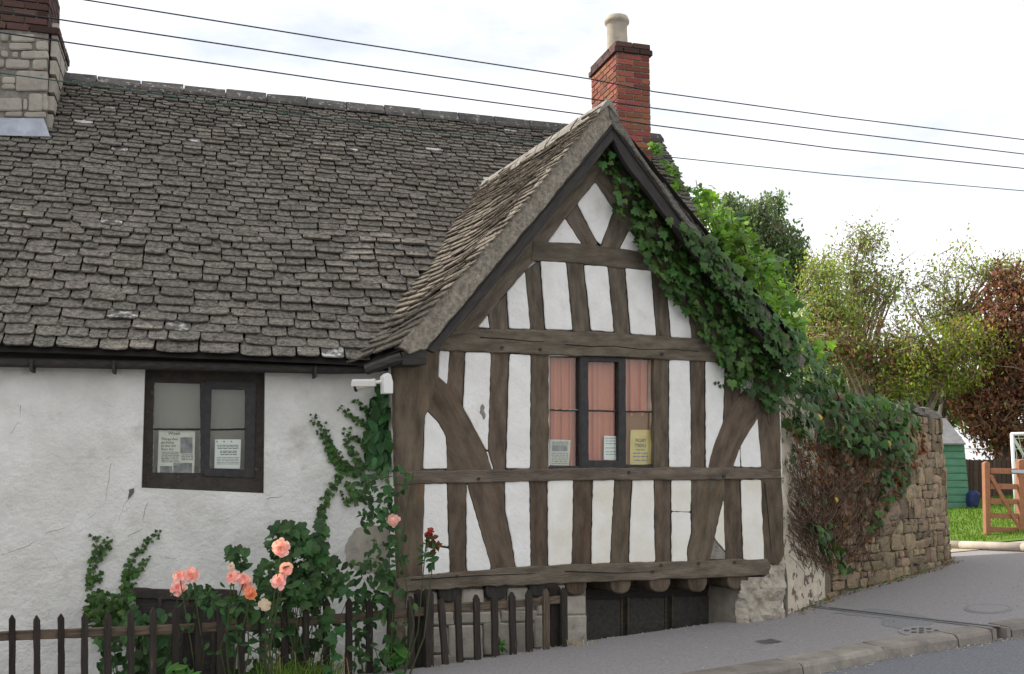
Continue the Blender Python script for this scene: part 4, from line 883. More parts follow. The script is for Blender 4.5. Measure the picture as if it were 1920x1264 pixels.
def wall_patch(name, poly, off, m, step=8, thick=.02):
    pp = rough_poly(poly, 2.2, 2, step); ps = [wall_hit(x, y, off) for x, y in pp]; mb = MB(); c = wall_hit(sum(p[0] for p in pp) / len(pp), sum(p[1] for p in pp) / len(pp), off); n = len(ps)
    mb.add(ps + [c] + [p - M.n * thick for p in ps], [(i, (i + 1) % n, n) for i in range(n)] + [(i, (i + 1) % n, n + 1 + (i + 1) % n, n + 1 + i) for i in range(n)]); return mb.build(name, m, house)
wall_patch('bare_render', [(700, 985), (668, 990), (654, 1008), (646, 1032), (652, 1062), (690, 1075), (735, 1075), (738, 990)], .008, m_stone)
wall_patch('flaked_hole', [(243, 918), (252, 915), (247, 930), (240, 936)], .006, m_crack)

# ================================================================== SECURITY CAMERA
cy = 9.12; P = lambda x, y, dy=0: at_depth(x, y, cy + dy)
cc = thing('security_camera', P(722, 720), 'white security camera on a bracket under the eaves', 'camera')
bd = (P(704, 717) - P(668, 725)); mb = MB(); mb.tube([P(668, 725), P(704, 717)], .036, n=14); mb.build('housing', mat('cream enamel', (.60, .55, .42), rough=.4, bump=0), cc, smooth=False)
mb = MB(); mb.tube([P(668.5, 725), P(664, 726)], .045, .044, n=14); mb.build('lens_hood', m_black, cc)
mb = MB(); mb.tube([P(664, 726), P(663.2, 726.2)], .028, n=12); mb.build('lens', m_grey, cc)
mb = MB(); m4 = frame(P(682, 713.5), bd, Vector((0, -.25, 1))); mb.box(m4, .20, .088, .01); 
for s_ in (-1, 1): mb.box(m4 @ Matrix.Translation((0, s_ * .05, -.02)), .21, .008, .045)
mb.build('sunshade', m_cctv, cc, M4=m4)
mb = MB(); mb.tube([P(704, 717), P(712, 716), P(722, 714, .02)], .016, n=8); mb.build('bracket_arm', m_cctv, cc)
slab('junction_box', Plane(P(727, 718), 29), [(719, 706), (726, 699), (733, 702), (737, 716), (737, 738), (720, 738)], .03, -.05, m_cctv, cc, jit=0, inset=.006)

# ================================================================== WIRES
wpA, wpB = at_depth(0, 890, 9.7), at_depth(1150, 890, 12.05); wd_ = wpB - wpA; WPL = Plane(wpA, math.degrees(math.atan2(wd_.y, wd_.x)))
for k, (pts, lab) in enumerate((([(-200, -55), (160, 0), (640, 77), (1105, 148), (1226, 172), (1560, 218), (1920, 262), (2300, 305)], 'topmost of the four overhead cables'), ([(-200, -8), (80, 32), (640, 117), (1110, 186), (1226, 203), (1560, 246), (1920, 289), (2300, 330)], 'second overhead cable from the top'), ([(-200, 32), (95, 75), (640, 154), (1095, 215), (1226, 235), (1560, 278), (1920, 316), (2300, 352)], 'third overhead cable from the top'), ([(-200, 105), (0, 137), (300, 178), (700, 235), (1050, 272), (1240, 293), (1560, 327), (1920, 358), (2300, 392)], 'lowest overhead cable crossing in front of the slate roof'))):
    mb = MB(); mb.tube([WPL.pt(x, y) for x, y in pts], .0078 if k < 3 else .0065, n=5); tag(mb.build('overhead_cable', m_cable if k < 3 else mat('green cable', (.05, .10, .085), bump=0)), lab, 'cable', 'overhead cables')

# ================================================================== FENCE
FL = Plane((*fA, 0), math.degrees(math.atan2(fA[1] - fence_left_end[1], fA[0] - fence_left_end[0])))
FR = Plane((*fA, 0), math.degrees(math.atan2(fC[1] - fA[1], fC[0] - fA[0])))
pf = thing('picket_fence', (fA[0] - 1.5, FL.P.y - .6, 0), 'dark weathered picket fence in front of the whitewashed wall', 'fence', 'picket fences by the pavement')
lp = [(23, 1155), (69, 1156), (115, 1153), (159, 1152), (203, 1150), (246, 1146), (288, 1142), (330, 1141), (372, 1139), (414, 1137), (454, 1137), (494, 1138), (535, 1131), (575, 1128), (614, 1125), (656, 1124), (694, 1126), (733, 1122), (771, 1120)]
lp = [(-25 - 47 * k, 1158 + 2 * k) for k in range(9)] + lp
def picket(plane, x, yt, yb, wd, parent, lean=0, front=.02, back=-.003, m=None, name='picket'):
    h = wd / 2; j = R.uniform(-.6, .6)
    return slab(name, plane, [(x - h + j, yt + 7), (x - 1, yt - 2), (x + 1, yt - 2), (x + h + j, yt + 7), (x + h + lean, yb), (x - h + lean, yb)], front, back, m or m_fence, parent, jit=.5, rnd=.6, inset=.003, bulge=.002, grain=Z, step=18)
for x, y in lp: picket(FL, x, y, 1345, 12.6 - x * .001, pf, lean=R.uniform(-2, 1.5))
for a, b in zip([(-430, 1207), (-90, 1197), (290, 1182), (560, 1167)], [(-90, 1197), (290, 1182), (560, 1167), (806, 1146)]):
    slab('rail', FL, [(a[0] + 1, a[1] - 8.5), (b[0], b[1] - 8.5), (b[0], b[1] + 8.5), (a[0] + 1, a[1] + 8.5)], -.006, -.045, m_rail if a[0] < 600 else m_fence, pf, jit=.8, grain=FL.u)
for x, y in ((355, 1134), (790, 1108)): picket(FL, x, y, 1345, 16, pf, front=-.05, back=-.12, name='post')
picket(FL, 806, 1108, 1262, 15, pf, front=.03, back=-.06, name='post')
pg = thing('picket_fence', (*fB, 0), 'short leaning picket fence panel in front of the stone plinth', 'fence', 'picket fences by the pavement')
base_y = interp([(806, 1252), (1100, 1204)])
for x, y, ln in ((829, 1124, 8), (859, 1118, 5), (894, 1117, 3), (928, 1113, 2), (961, 1112, 3), (993, 1108, 1), (1025, 1106, 1), (1058, 1104, 2)): picket(FR, x, y, base_y(x) + 2, 11, pg, lean=ln, m=m_rail if x in (1025,) else m_fence)
slab('rail', FR, [(812, 1133), (940, 1128), (1060, 1117), (1060, 1131), (940, 1142), (812, 1149)], -.006, -.04, m_rail, pg, jit=.8, grain=FR.u)
picket(FR, 1042, 1096, base_y(1042) + 2, 20, pg, front=-.045, back=-.13, name='post')

# ================================================================== BOUNDARY WALL
wz = at_depth(1735, 774, on_ground(1735, 1068).y).z
bw = thing('boundary_wall', (*WP[2], gz(WP[2][0])), 'rubble stone boundary wall with rounded end beside the gabled wing', 'wall')
last = Vector(WP[-1]); prev = Vector(WP[-2])
cur = [Vector(p) for p in WP]
cur[0] = Vector((G.pt(1464, 1000).x + .02, G.pt(1464, 1000).y + .25))
dlast = (cur[-1] - cur[-2]).normalized(); rot = Matrix.Rotation(math.radians(28), 2)
d1 = dlast
for k in range(4): d1 = rot @ d1; cur.append(cur[-1] + d1 * .28)
def arc(pts, n):
    P3 = [Vector((p.x, p.y, 0)) for p in pts]; return [pl_at(P3, k / n) for k in range(n + 1)]
NB = 40; pth = arc(cur, NB)
def nrm_at(k):
    d = pth[min(k + 1, NB)] - pth[max(k - 1, 0)]; return Vector((d.y, -d.x, 0)).normalized()
def wtop(k): return wz + .02 - .16 * max(0, k / NB - .55) / .45 + .25 * max(0, 1 - k / 14)
mb = MB(); vs = []; LV = 9
for k in range(NB + 1):
    n_ = nrm_at(k); b0 = pth[k]
    for j in range(LV): z_ = lerp(-.25, wtop(k), j / (LV - 1)); vs.append(Vector((b0.x, b0.y, z_)) + n_ * (noise.noise(Vector((b0.x * 3, b0.y * 3, z_ * 3))) * .015 + .05 * (1 - j / (LV - 1))))
    vs.append(Vector((b0.x, b0.y, wtop(k) + .05)) - n_ * .12); vs.append(Vector((b0.x, b0.y, wtop(k) + .05)) - n_ * .3); vs.append(Vector((b0.x, b0.y, wtop(k) - .04)) - n_ * .42); vs.append(Vector((b0.x, b0.y, -.3)) - n_ * .42)
n = LV + 4; mb.add(vs, [(k * n + j, (k + 1) * n + j, (k + 1) * n + j + 1, k * n + j + 1) for k in range(NB) for j in range(n - 1)] + [tuple(NB * n + j for j in range(n))])
mb.build('wall_core', m_joint, bw)
WLEN = sum((b - a).length for a, b in zip(pth, pth[1:]))
def wall_pt(s, z_, off=0):
    k = s / WLEN * NB; i = min(NB - 1, int(k)); b0 = pth[i].lerp(pth[i + 1], k - i); n_ = nrm_at(i).lerp(nrm_at(i + 1), k - i).normalized(); t = (z_ + .25) / (wz + .25)
    return Vector((b0.x, b0.y, z_)) + n_ * (off + .05 * (1 - t)), n_
def stone_shape():
    bm = bmesh.new(); bmesh.ops.create_cube(bm, size=1); bmesh.ops.bevel(bm, geom=bm.edges[:], offset=.2, segments=2, affect='EDGES', profile=.6)
    for v in bm.verts: v.co += Vector([R.uniform(-.085, .085) for _ in range(3)])
    me = bpy.data.meshes.new('stone'); bm.to_mesh(me); bm.free(); me.materials.append(m_rubble); return me
SM = [stone_shape() for _ in range(9)]
s0 = 0.0; stones = []
z_ = -.12; row = 0
while z_ < wz - .02:
    h_ = R.uniform(.16, .27); s = R.uniform(-.1, .0)
    while s < WLEN - .04:
        l_ = h_ * R.choice((.6, .8, 1., 1.3, 1.6, 2.1)) * R.uniform(.9, 1.1)
        if s + l_ > WLEN: l_ = WLEN - s
        p, n_ = wall_pt(min(WLEN - .01, max(.01, s + l_ / 2)), z_ + h_ / 2); X, Y_ = proj(p)
        if X > 1555 and l_ > .05 and z_ + h_ / 2 > gz(p.x) - .1: (stones.append((p, n_, l_, h_)) if R.random() < .6 or h_ < .18 else stones.extend([(p - Z * h_ * .22, n_, l_, h_ * .55), (p + Z * h_ * .28 + Vector((-n_.y, n_.x, 0)) * l_ * .25, n_, l_ * .48, h_ * .42), (p + Z * h_ * .28 - Vector((-n_.y, n_.x, 0)) * l_ * .25, n_, l_ * .46, h_ * .42)]))
        s += l_
    z_ += h_; row += 1
print('wall stones', len(stones))
for p, n_, l_, h_ in stones[:300]:
    reg(bpy.data.objects.new('stone', R.choice(SM)), frame(p + n_ * R.uniform(-.015, .012), Vector((-n_.y, n_.x, 0)), n_) @ Matrix.Rotation(R.uniform(-.11, .11), 4, 'Z') @ Matrix.Diagonal((l_ * 1.0 - .004, h_ * 1.02 - .004, .13, 1)), bw)
# plastered part next to the wing
mb = MB(); vs = []; res = 24
for j in range(res + 1):
    for i in range(res + 1):
        p, n_ = wall_pt(lerp(.0, 1.55, i / res), lerp(-.2, wz + .1, j / res)); e = min(1, (res - i) / 3 * (1 + .6 * noise.noise(Vector((0, j * .5, 3))))); vs.append(p + n_ * (.035 + noise.fractal(p * 5, 1, 2, 3) * .03 - (1 - max(0, e)) * .08))
mb.add(vs, [(j * (res + 1) + i, j * (res + 1) + i + 1, (j + 1) * (res + 1) + i + 1, (j + 1) * (res + 1) + i) for j in range(res) for i in range(res)]); mb.build('old_render', m_pier if False else mat('flaking limewash', (.66, .58, .46), (.50, .43, .33), scale=5, bump=1., bscale=18, bdist=.02, c3=(.15, .12, .09), s3=9, p3=.555, w3=.04, world=True), bw, smooth=True)
# coping stones on the rounded end
for k in range(24, NB, 3):
    a, b = pth[k], pth[min(NB, k + 3)]; n_ = nrm_at(k + 1); c = (a + b) / 2; mb = MB(); m4 = frame(Vector((c.x, c.y, wtop(k) + .05)) - n_ * .18, b - a, Z)
    me = R.choice(SM).copy(); me.materials.clear(); me.materials.append(m_mortar); link('coping_stone', me, m4 @ Matrix.Diagonal(((b - a).length * 1.05, .52, .13, 1)), bw)
# ================================================================== PLANTS
IVY_V = [(0, 0, .05), (0, .36, 0), (.24, .47, -.03), (.5, .27, -.07), (.36, .04, 0), (.43, -.16, -.06), (.19, -.2, 0), (0, -.6, -.08), (-.19, -.2, 0), (-.43, -.16, -.06), (-.36, .04, 0), (-.5, .27, -.07), (-.24, .47, -.03)]
IVY_F = [(0, i, i % 12 + 1) for i in range(1, 13)]
IVY_F = [(a, b, c) for a, b, c in IVY_F]
OV_V = [(0, 0, -.03), (0, .5, 0), (.2, .3, .05), (.29, .02, .06), (.18, -.3, .03), (0, -.58, -.06), (-.18, -.3, .03), (-.29, .02, .06), (-.2, .3, .05)]
OV_F = [(0, i, i % 8 + 1) for i in range(1, 9)]
DI_V = [(0, .5, 0), (.26, 0, .07), (0, -.5, 0), (-.26, 0, .07)]
DI_F = [(0, 1, 2), (0, 2, 3)]
def leafM(p, n, size, jit=.5, roll=.6, droop=.25):
    v = Vector((R.gauss(0, jit), R.gauss(0, jit), R.gauss(0, jit) + droop)) + n; v.normalize()
    x = Vector((-n.y, n.x, 0)) + Vector((1e-4, 0, 0)); m = frame(p, x, v) @ Matrix.Rotation(R.gauss(0, roll), 4, 'Z')
    return m @ Matrix.Diagonal((size, size, size, 1))
def rnd_in(poly):
    xs_ = [p[0] for p in poly]; ys_ = [p[1] for p in poly]
    while True:
        x, y = R.uniform(min(xs_), max(xs_)), R.uniform(min(ys_), max(ys_))
        if inpoly(x, y, poly): return x, y
def area(poly): return abs(sum(poly[i - 1][0] * poly[i][1] - poly[i][0] * poly[i - 1][1] for i in range(len(poly)))) / 2
def leaf_mesh(V, Fs, m, name='leaf'):
    mb = MB(); mb.add(V, Fs); return mb.mesh(name, m)
def leaves_split(Ms, V, Fs, m, parent, n_single, name='foliage', loc=None, alt=None):
    """largest-in-view leaves as parts, the rest joined"""
    idx = list(range(len(Ms))); idx.sort(key=lambda i: (Ms[i].translation - CAM).length - 6 * Ms[i].to_scale().x)
    me = leaf_mesh(V, Fs, m); mes = [me]
    if alt: mes = [me] * 8 + [leaf_mesh(V, Fs, q) for q in alt]
    for i in idx[:n_single]: reg(bpy.data.objects.new('leaf', R.choice(mes)), Ms[i], parent)
    rest = [Ms[i] for i in idx[n_single:]]
    if rest: scatter(name, V, Fs, rest, [R.random() * .98 + .01 for _ in rest], m, parent, loc)
def twigs(paths, r0, r1, m, name, parent, n=4, kind='stuff'):
    mb = MB()
    for p in paths: mb.tone = R.random() * .98 + .01; mb.tube(p, r0 * R.uniform(.7, 1.2), r1, n=n, cap=False)
    o = mb.build(name, m, parent, recalc=False, smooth=True)
    if kind and len(paths) > 1: o['kind'] = kind
    return o
# ---- ivy on the right rake of the gable
IV1 = [(1122, 292), (1132, 286), (1160, 290), (1176, 302), (1218, 372), (1262, 422), (1290, 425), (1340, 450), (1400, 520), (1448, 575), (1500, 640), (1500, 720), (1460, 770), (1446, 778), (1434, 770), (1420, 742), (1398, 736), (1376, 727), (1356, 700), (1348, 668), (1322, 645), (1312, 612), (1294, 592), (1262, 568), (1240, 536), (1222, 508), (1206, 478), (1186, 452), (1168, 420), (1152, 385), (1150, 350), (1134, 325)]
bline = interp([(1148, 262), (1262, 424), (1340, 524), (1440, 650), (1500, 720)])
ivy = thing('ivy', tuple(G.pt(1420, 800)), 'dark glossy ivy climbing the right slope of the timbered gable', 'ivy')
Ms = []
for k in range(int(area(IV1) / 62)):
    x, y = rnd_in(IV1)
    over = y < bline(x) + 3
    off = R.uniform(.32, .37) if over and x > 1215 else (R.uniform(.03, .12) + (R.random() ** 2) * .16)
    p = G.pt(x, y, off); sz = R.uniform(.055, .135) * (1. if off > .06 else .85); Ms.append(leafM(p, G.n, sz, .32, .6, .35))
leaves_split(Ms, IVY_V, IVY_F, m_ivy, ivy, 300, alt=(m_ivy_mid, m_leaf_d))
st = []
for k in range(26):
    t = k / 25; a = pl_at([Vector((1440, 770, 0)), Vector((1330, 570, 0)), Vector((1145, 300, 0))], t); path = []
    x, y = a.x + R.uniform(-10, 25), a.y + 25
    for j in range(6): path.append(G.pt(x, y, .03)); x -= R.uniform(0, 12); y -= R.uniform(6, 18)
    st.append(path)
twigs(st, .008, .004, m_vine, 'stem', ivy)
Ms = [leafM(G.pt(1342 + 5 * k + R.uniform(-2, 2), 722 + R.uniform(-5, 5), .03), G.n, .05, .3) for k in range(7)]
spr = scatter('sprig', IVY_V, IVY_F, Ms, [R.random() for _ in Ms], m_ivy, ivy)
# ---- ivy mass over the boundary wall
ivw = thing('ivy', (*WP[1], gz(WP[1][0])), 'ivy heaped along the top of the stone boundary wall with dry vines below', 'ivy')
D1 = [(1440, 700), (1462, 600), (1500, 622), (1556, 682), (1600, 742), (1655, 756), (1702, 752), (1728, 795), (1716, 840), (1700, 870), (1660, 858), (1610, 850), (1560, 838), (1530, 832), (1490, 826), (1462, 800)]
D2 = [(1660, 840), (1716, 850), (1706, 905), (1668, 975), (1640, 1004), (1622, 990), (1650, 930)]
D3 = [(1500, 1000), (1530, 978), (1562, 1000), (1590, 1040), (1598, 1075), (1570, 1068), (1540, 1030)]
SP = [(1470, 790), (1700, 830), (1690, 910), (1620, 1010), (1590, 1060), (1510, 1000), (1480, 920)]
def wall_off(x, y, off):
    """ray hit on the wall path pushed out by off"""
    d = ray(x, y); best = None
    for i in range(NB):
        a, b = pth[i] + nrm_at(i) * off, pth[i + 1] + nrm_at(i + 1) * off; e = b - a; den = d.x * e.y - d.y * e.x
        if abs(den) < 1e-9: continue
        o_ = a - CAM; t = (o_.x * e.y - o_.y * e.x) / den; u = (o_.x * d.y - o_.y * d.x) / den
        if -.02 <= u <= 1.02 and t > 0 and (best is None or t < best[0]): best = (t, i)
    if best is None: return None, None
    return CAM + d * best[0], nrm_at(best[1])
Ms = []
for k in range(260):      # leaves lying over the top of the wall
    s_ = R.uniform(.2, WLEN - 1.5); kk = int(s_ / WLEN * NB); p, n_ = wall_pt(s_, wtop(kk) + R.uniform(.0, .16), -R.uniform(-.12, .35)); X_ = proj(p)[0]
    if X_ < 1728: Ms.append(leafM(p, (n_ + Z * .6).normalized(), R.uniform(.09, .14), .45, .8, .2))
for poly, dens, lo, hi, s0_, s1_ in ((D1, 60, .04, .42, .10, .155), (D2, 75, .04, .2, .09, .13), (D3, 60, .04, .22, .10, .15), (SP, 260, .05, .14, .06, .10)):
    for k in range(int(area(poly) / dens)):
        x, y = rnd_in(poly); p, n_ = wall_off(x, y, R.uniform(lo, hi))
        if p: Ms.append(leafM(p, n_, R.uniform(s0_, s1_), .42, .7, .4))
leaves_split(Ms, IVY_V, IVY_F, m_ivy, ivw, 260, alt=(m_ivy_mid, m_leaf_d))
Ml = []
for k in range(7):
    x, y = rnd_in(D1 if k < 5 else SP); p, n_ = wall_off(x, y, .40)
    if p: Ml.append(leafM(p, n_, R.uniform(.06, .09), .3))
me = leaf_mesh(IVY_V, IVY_F, m_leaf_y)
for q in Ml: reg(bpy.data.objects.new('leaf', me), q, ivw)
Mb = []
BRN = [(1478, 800), (1560, 830), (1690, 850), (1720, 870), (1690, 930), (1600, 1060), (1560, 1070), (1530, 980)]
for k in range(700):
    x, y = rnd_in(BRN); p, n_ = wall_off(x, y, R.uniform(.05, .13))
    if p: Mb.append(leafM(p, n_, R.uniform(.05, .085), .6, 1.5))
for k in range(90):
    x, y = rnd_in([(1700, 800), (1728, 800), (1745, 830), (1735, 880), (1712, 880)]); p, n_ = wall_off(x, y, R.uniform(.05, .1))
    if p: Mb.append(leafM(p, n_, R.uniform(.05, .085), .6, 1.5))
scatter('withered_leaves', IVY_V, IVY_F, Mb, [R.random() for _ in Mb], m_leaf_br, ivw)
st = []
for k in range(300):
    x, y = R.uniform(1530, 1650), R.uniform(990, 1075) if R.random() < .6 else R.uniform(900, 1000); path = []; lean = (1560 - x) * .02 + R.gauss(0, 4.); up = R.uniform(11, 19); off = R.uniform(.06, .16)
    if R.random() < .4: x = R.uniform(1500, 1560); lean = -R.uniform(3, 11)
    for j in range(R.randint(7, 13)):
        if not (1474 < x < 1715): break
        p, n_ = wall_off(x, y, off)
        if p is None: break
        path.append(p); x += lean + R.gauss(0, 4.5); y -= up * .8 + R.gauss(0, 4); lean += R.gauss(0, 2.4)
    if len(path) > 2: st.append(path)
twigs(st, .0065, .003, m_vine, 'vine_stem', ivw)
# ---- bright climber on the far roof slope
CL = [(1268, 340), (1300, 342), (1335, 378), (1362, 400), (1400, 430), (1425, 450), (1462, 500), (1486, 545), (1490, 600), (1530, 650), (1560, 700), (1480, 650), (1420, 570), (1340, 470), (1290, 410)]
cl = thing('climber', tuple(at_depth(1420, 700, 13.2)), 'green climber with sunlight painted into its leaves billowing behind the gable roof', 'climber')
Ms = []
for c_ in range(95):
    cx_, cy_ = rnd_in(CL); Yc = 12.7 + R.random() * 1.6; rr_ = R.uniform(7, 17)
    for k in range(R.randint(9, 20)):
        p = at_depth(cx_ + R.gauss(0, rr_), cy_ + R.gauss(0, rr_ * .8), Yc + R.gauss(0, .12)); Ms.append(leafM(p, Vector((-.3, -.5, .7)).normalized(), R.uniform(.07, .16), .75, 1.6))
for poly, nn, Yd in (([(1213, 268), (1226, 262), (1240, 275), (1242, 292), (1228, 288)], 36, 12.6), ([(1236, 298), (1252, 300), (1274, 318), (1276, 345), (1262, 340), (1250, 322)], 40, 12.75)):
    for k in range(nn): x, y = rnd_in(poly); Ms.append(leafM(at_depth(x, y, Yd + R.uniform(-.15, .1)), Vector((0, -.8, .5)), R.uniform(.06, .1), .5, 1.2))
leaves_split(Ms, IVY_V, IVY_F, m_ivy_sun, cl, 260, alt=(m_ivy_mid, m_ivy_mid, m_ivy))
st = []
for k in range(40):
    x, y = rnd_in(CL); path = []; y += 60; x += 20; Yd = R.uniform(12.8, 14)
    for j in range(6): path.append(at_depth(x, y, Yd)); x -= R.uniform(0, 10); y -= R.uniform(8, 20)
    st.append(path)
twigs(st, .012, .005, m_vine, 'stem', cl)
# ---- ivy sprigs and climbers on the left wall
def sprig(parent, pts, size, m=m_ivy, step=5.5, off=.015, V=IVY_V, Fs=IVY_F, m_s=m_vine, spread=5):
    P3 = [Vector((x, y, 0)) for x, y in pts]; L = sum((b - a).length for a, b in zip(P3, P3[1:])); n_ = int(L / step); Ms = []; path = []
    for k in range(n_ + 1):
        q = pl_at(P3, k / max(1, n_)); t = k / max(1, n_); path.append(wall_hit(q.x, q.y, off * .6))
        for s_ in (-1, 1):
            p = wall_hit(q.x + s_ * R.uniform(.5, spread * 1.5), q.y + R.uniform(-5, 5), off + R.uniform(0, .03)); Ms.append(leafM(p, M.n, size * R.uniform(.75, 1.2) * (1 - .45 * t), .3, .7, .3))
    return Ms, path
si = thing('wall_ivy', tuple(M.pt(200, 1180)), 'small ivy sprays creeping up the white wall below the window', 'ivy')
Ms = []; st = []
for pts in ([(205, 1190), (180, 1140), (168, 1090), (176, 1050), (184, 1025), (175, 1008)], [(180, 1050), (192, 1035), (205, 1022), (195, 1010)], [(178, 1090), (190, 1070)], [(235, 1185), (232, 1130), (238, 1080), (246, 1050), (262, 1032), (280, 1012), (298, 998)], [(244, 1080), (262, 1062), (275, 1048)], [(236, 1110), (252, 1095)]):
    a, b = sprig(si, pts, .062); Ms += a; st.append(b)
for k in range(190):
    x, y = rnd_in([(165, 1110), (250, 1108), (262, 1150), (280, 1200), (180, 1200), (160, 1150)]); Ms.append(leafM(wall_hit(x, y, R.uniform(.05, .2)), M.n, R.uniform(.05, .075), .4, .8))
leaves_split(Ms, IVY_V, IVY_F, m_ivy, si, 120); twigs(st, .004, .002, m_vine, 'stem', si)
s2 = thing('wall_ivy', tuple(M.pt(660, 1060)), 'long ivy sprays spreading left from the corner of the wing', 'ivy'); Ms = []; st = []
for pts in ([(605, 1010), (600, 965), (612, 930), (632, 905), (640, 880), (620, 850), (605, 815), (590, 790), (584, 783)], [(625, 860), (615, 825), (608, 798)], [(660, 890), (645, 870), (630, 845)], [(690, 880), (670, 870), (655, 845), (645, 815)], [(700, 830), (685, 800), (660, 785), (638, 765)], [(698, 790), (680, 765), (665, 752)], [(690, 840), (665, 825), (650, 808)], [(650, 910), (665, 930), (650, 945), (640, 925)], [(640, 880), (660, 880), (685, 900), (660, 915)], [(672, 925), (690, 940)]):
    a, b = sprig(s2, pts, .062, off=.02); Ms += a; st.append(b)
leaves_split(Ms, IVY_V, IVY_F, m_ivy, s2, 160); twigs(st, .005, .002, m_vine, 'stem', s2)
# big drooping leaves under the camera
bw2 = thing('bindweed', tuple(M.pt(710, 1000)), 'column of large drooping green leaves hanging below the security camera', 'climber'); Ms = []
BW = [(705, 728), (722, 722), (733, 760), (730, 830), (728, 880), (690, 878), (686, 845), (690, 800), (700, 760)]
for k in range(74):
    x, y = rnd_in(BW); Ms.append(leafM(M.pt(x, y, R.uniform(.06, .20)), M.n, R.uniform(.10, .17), .25, .35, .2))
for q in Ms: reg(bpy.data.objects.new('leaf', R.choice([leaf_mesh(OV_V, OV_F, m_leaf_d)] if not Ms.index(q) else [BWM])), q, bw2) if False else None
me = leaf_mesh(OV_V, OV_F, mat('bindweed leaf', (.035, .115, .03), (.025, .085, .025), scale=9, tone=.35, rough=.45, bump=0, trans=.2))
for q in Ms: reg(bpy.data.objects.new('leaf', me), q, bw2)
twigs([[M.pt(712 + R.uniform(-6, 6), 900 - j * 28, .05) for j in range(7)] for k in range(4)], .006, .003, m_stem, 'stem', bw2)
# ---- roses
def petal_rosette(bl, p, n_, rad, m1, m2, name='blossom', rings=4, droop=0.):
    x = Vector((1, 0, .1)).cross(n_).normalized(); F4 = frame(p, x, n_); mb = MB(); mc = MB()
    for r_ in range(rings):
        k_ = (11, 9, 7, 5)[r_]; rr = rad * (1, .76, .52, .3)[r_]; lift = rad * (-.15, .12, .30, .42)[r_] + rad * 0; tgt = mc if r_ >= rings - 1 else mb
        for k in range(k_):
            a = 2 * math.pi * (k + .5 * (r_ % 2)) / k_ + R.uniform(-.2, .2); wd = rr * (.36, .40, .46, .6)[r_] * R.uniform(.8, 1.2); up = rad * R.uniform(-.05, .42); L = rr * R.uniform(.72, 1.2)
            loc_ = [(.12 * L, 0, 0), (.55 * L, -wd, up * .4), (.6 * L, 0, -up * .2), (.55 * L, wd, up * .4), (.92 * L, -wd * .75, up * 1.1 - droop), (L, 0, up * .6 - droop), (.92 * L, wd * .75, up * 1.1 - droop)]
            rot = Matrix.Rotation(a, 4, 'Z'); vs = [F4 @ (rot @ Vector((q[0], q[1], q[2] + lift))) for q in loc_]; tgt.tone = R.random() * .9 + .05; tgt.add(vs, [(0, 2, 1), (0, 3, 2), (1, 2, 5, 4), (2, 3, 6, 5)])
    o = mb.build(name, m1, bl, recalc=False, M4=F4); mc.build('flower_heart', m2, o, recalc=False)
def cane(a, b, bow=.1):
    mid = (a + b) / 2 + Vector((R.uniform(-bow, bow), R.uniform(-bow, 0), R.uniform(0, bow))); return [a, a.lerp(mid, .6), mid, mid.lerp(b, .6), b]
def rosebush(label, base_px, yd, heads, leafpolys, nl, mleaf=m_leaf_d, extra=()):
    b0 = at_depth(base_px[0], base_px[1], yd); b0.z = -.75; t = thing('rose_bush', tuple(b0), label, 'rose bush'); canes = []; Ms = []
    for (x, y, r_, mm, mc_) in heads:
        p = at_depth(x, y, yd - .32 + R.uniform(-.06, .06)); petal_rosette(t, p, Vector((R.uniform(-.35, .25), -1, R.uniform(.1, .6))).normalized(), r_ / F * yd, mm, mc_); canes.append(cane(b0 + Vector((R.uniform(-.1, .1), 0, .3)), p - Vector((0, -.02, .02)), .18))
    for c in canes:
        for k in range(7): q = c[2].lerp(c[4], R.random()); Ms.append(leafM(q + Vector((R.uniform(-.07, .07), R.uniform(-.05, .05), R.uniform(-.07, .03))), Vector((0, -1, .3)), R.uniform(.05, .08), .5, 1.2))
    for poly, nn, s0_, s1_ in leafpolys:
        for k in range(nn): x, y = rnd_in(poly); Ms.append(leafM(at_depth(x, y, yd + R.uniform(-.2, .25)), Vector((0, -1, .35)).normalized(), R.uniform(s0_, s1_), .5, 1.2))
    for (x, y) in extra: canes.append(cane(b0 + Vector((0, 0, .3)), at_depth(x, y, yd), .12))
    leaves_split(Ms, OV_V, OV_F, mleaf, t, min(120, len(Ms))); twigs(canes, .008, .004, m_stem, 'cane', t); return t
PK, PH = m_rose, m_rose_c
yA = 8.25
rosebush('rose bush with a cluster of three pink blooms by the cellar window', (350, 1200), yA, [(336, 1080, 12, PK, PH), (360, 1079, 15, PK, PH), (334, 1104, 16, PK, PH)], [([(345, 1100), (385, 1095), (420, 1120), (440, 1150), (370, 1150)], 70, .06, .1)], 60)
rosebush('rose bush with small salmon blooms standing in front of the wall', (440, 1230), yA, [(436, 1082, 13, PK, PH), (457, 1085, 12, PK, PH), (461, 1099, 12, PK, PH), (469, 1113, 13, mat('salmon petal', (.88, .36, .17), bump=0, rough=.6, trans=.2), PH), (434, 1062, 7, m_rose_w, PH), (497, 1133, 11, m_rose_w, m_rose_w)], [([(425, 1030), (445, 1022), (465, 1035), (468, 1060), (450, 1075), (432, 1055)], 26, .07, .11), ([(420, 1120), (480, 1115), (520, 1130), (480, 1170), (420, 1165)], 60, .07, .12)], 60)
rosebush('rose bush with three large pink blooms before the leafy shrub', (530, 1250), yA - .05, [(527, 1028, 16, PK, PH), (536, 1066, 14, PK, PH), (524, 1090, 15, PK, PH)], [([(485, 1060), (520, 1050), (560, 1085), (560, 1130), (490, 1130), (475, 1100)], 60, .07, .12)], 60)
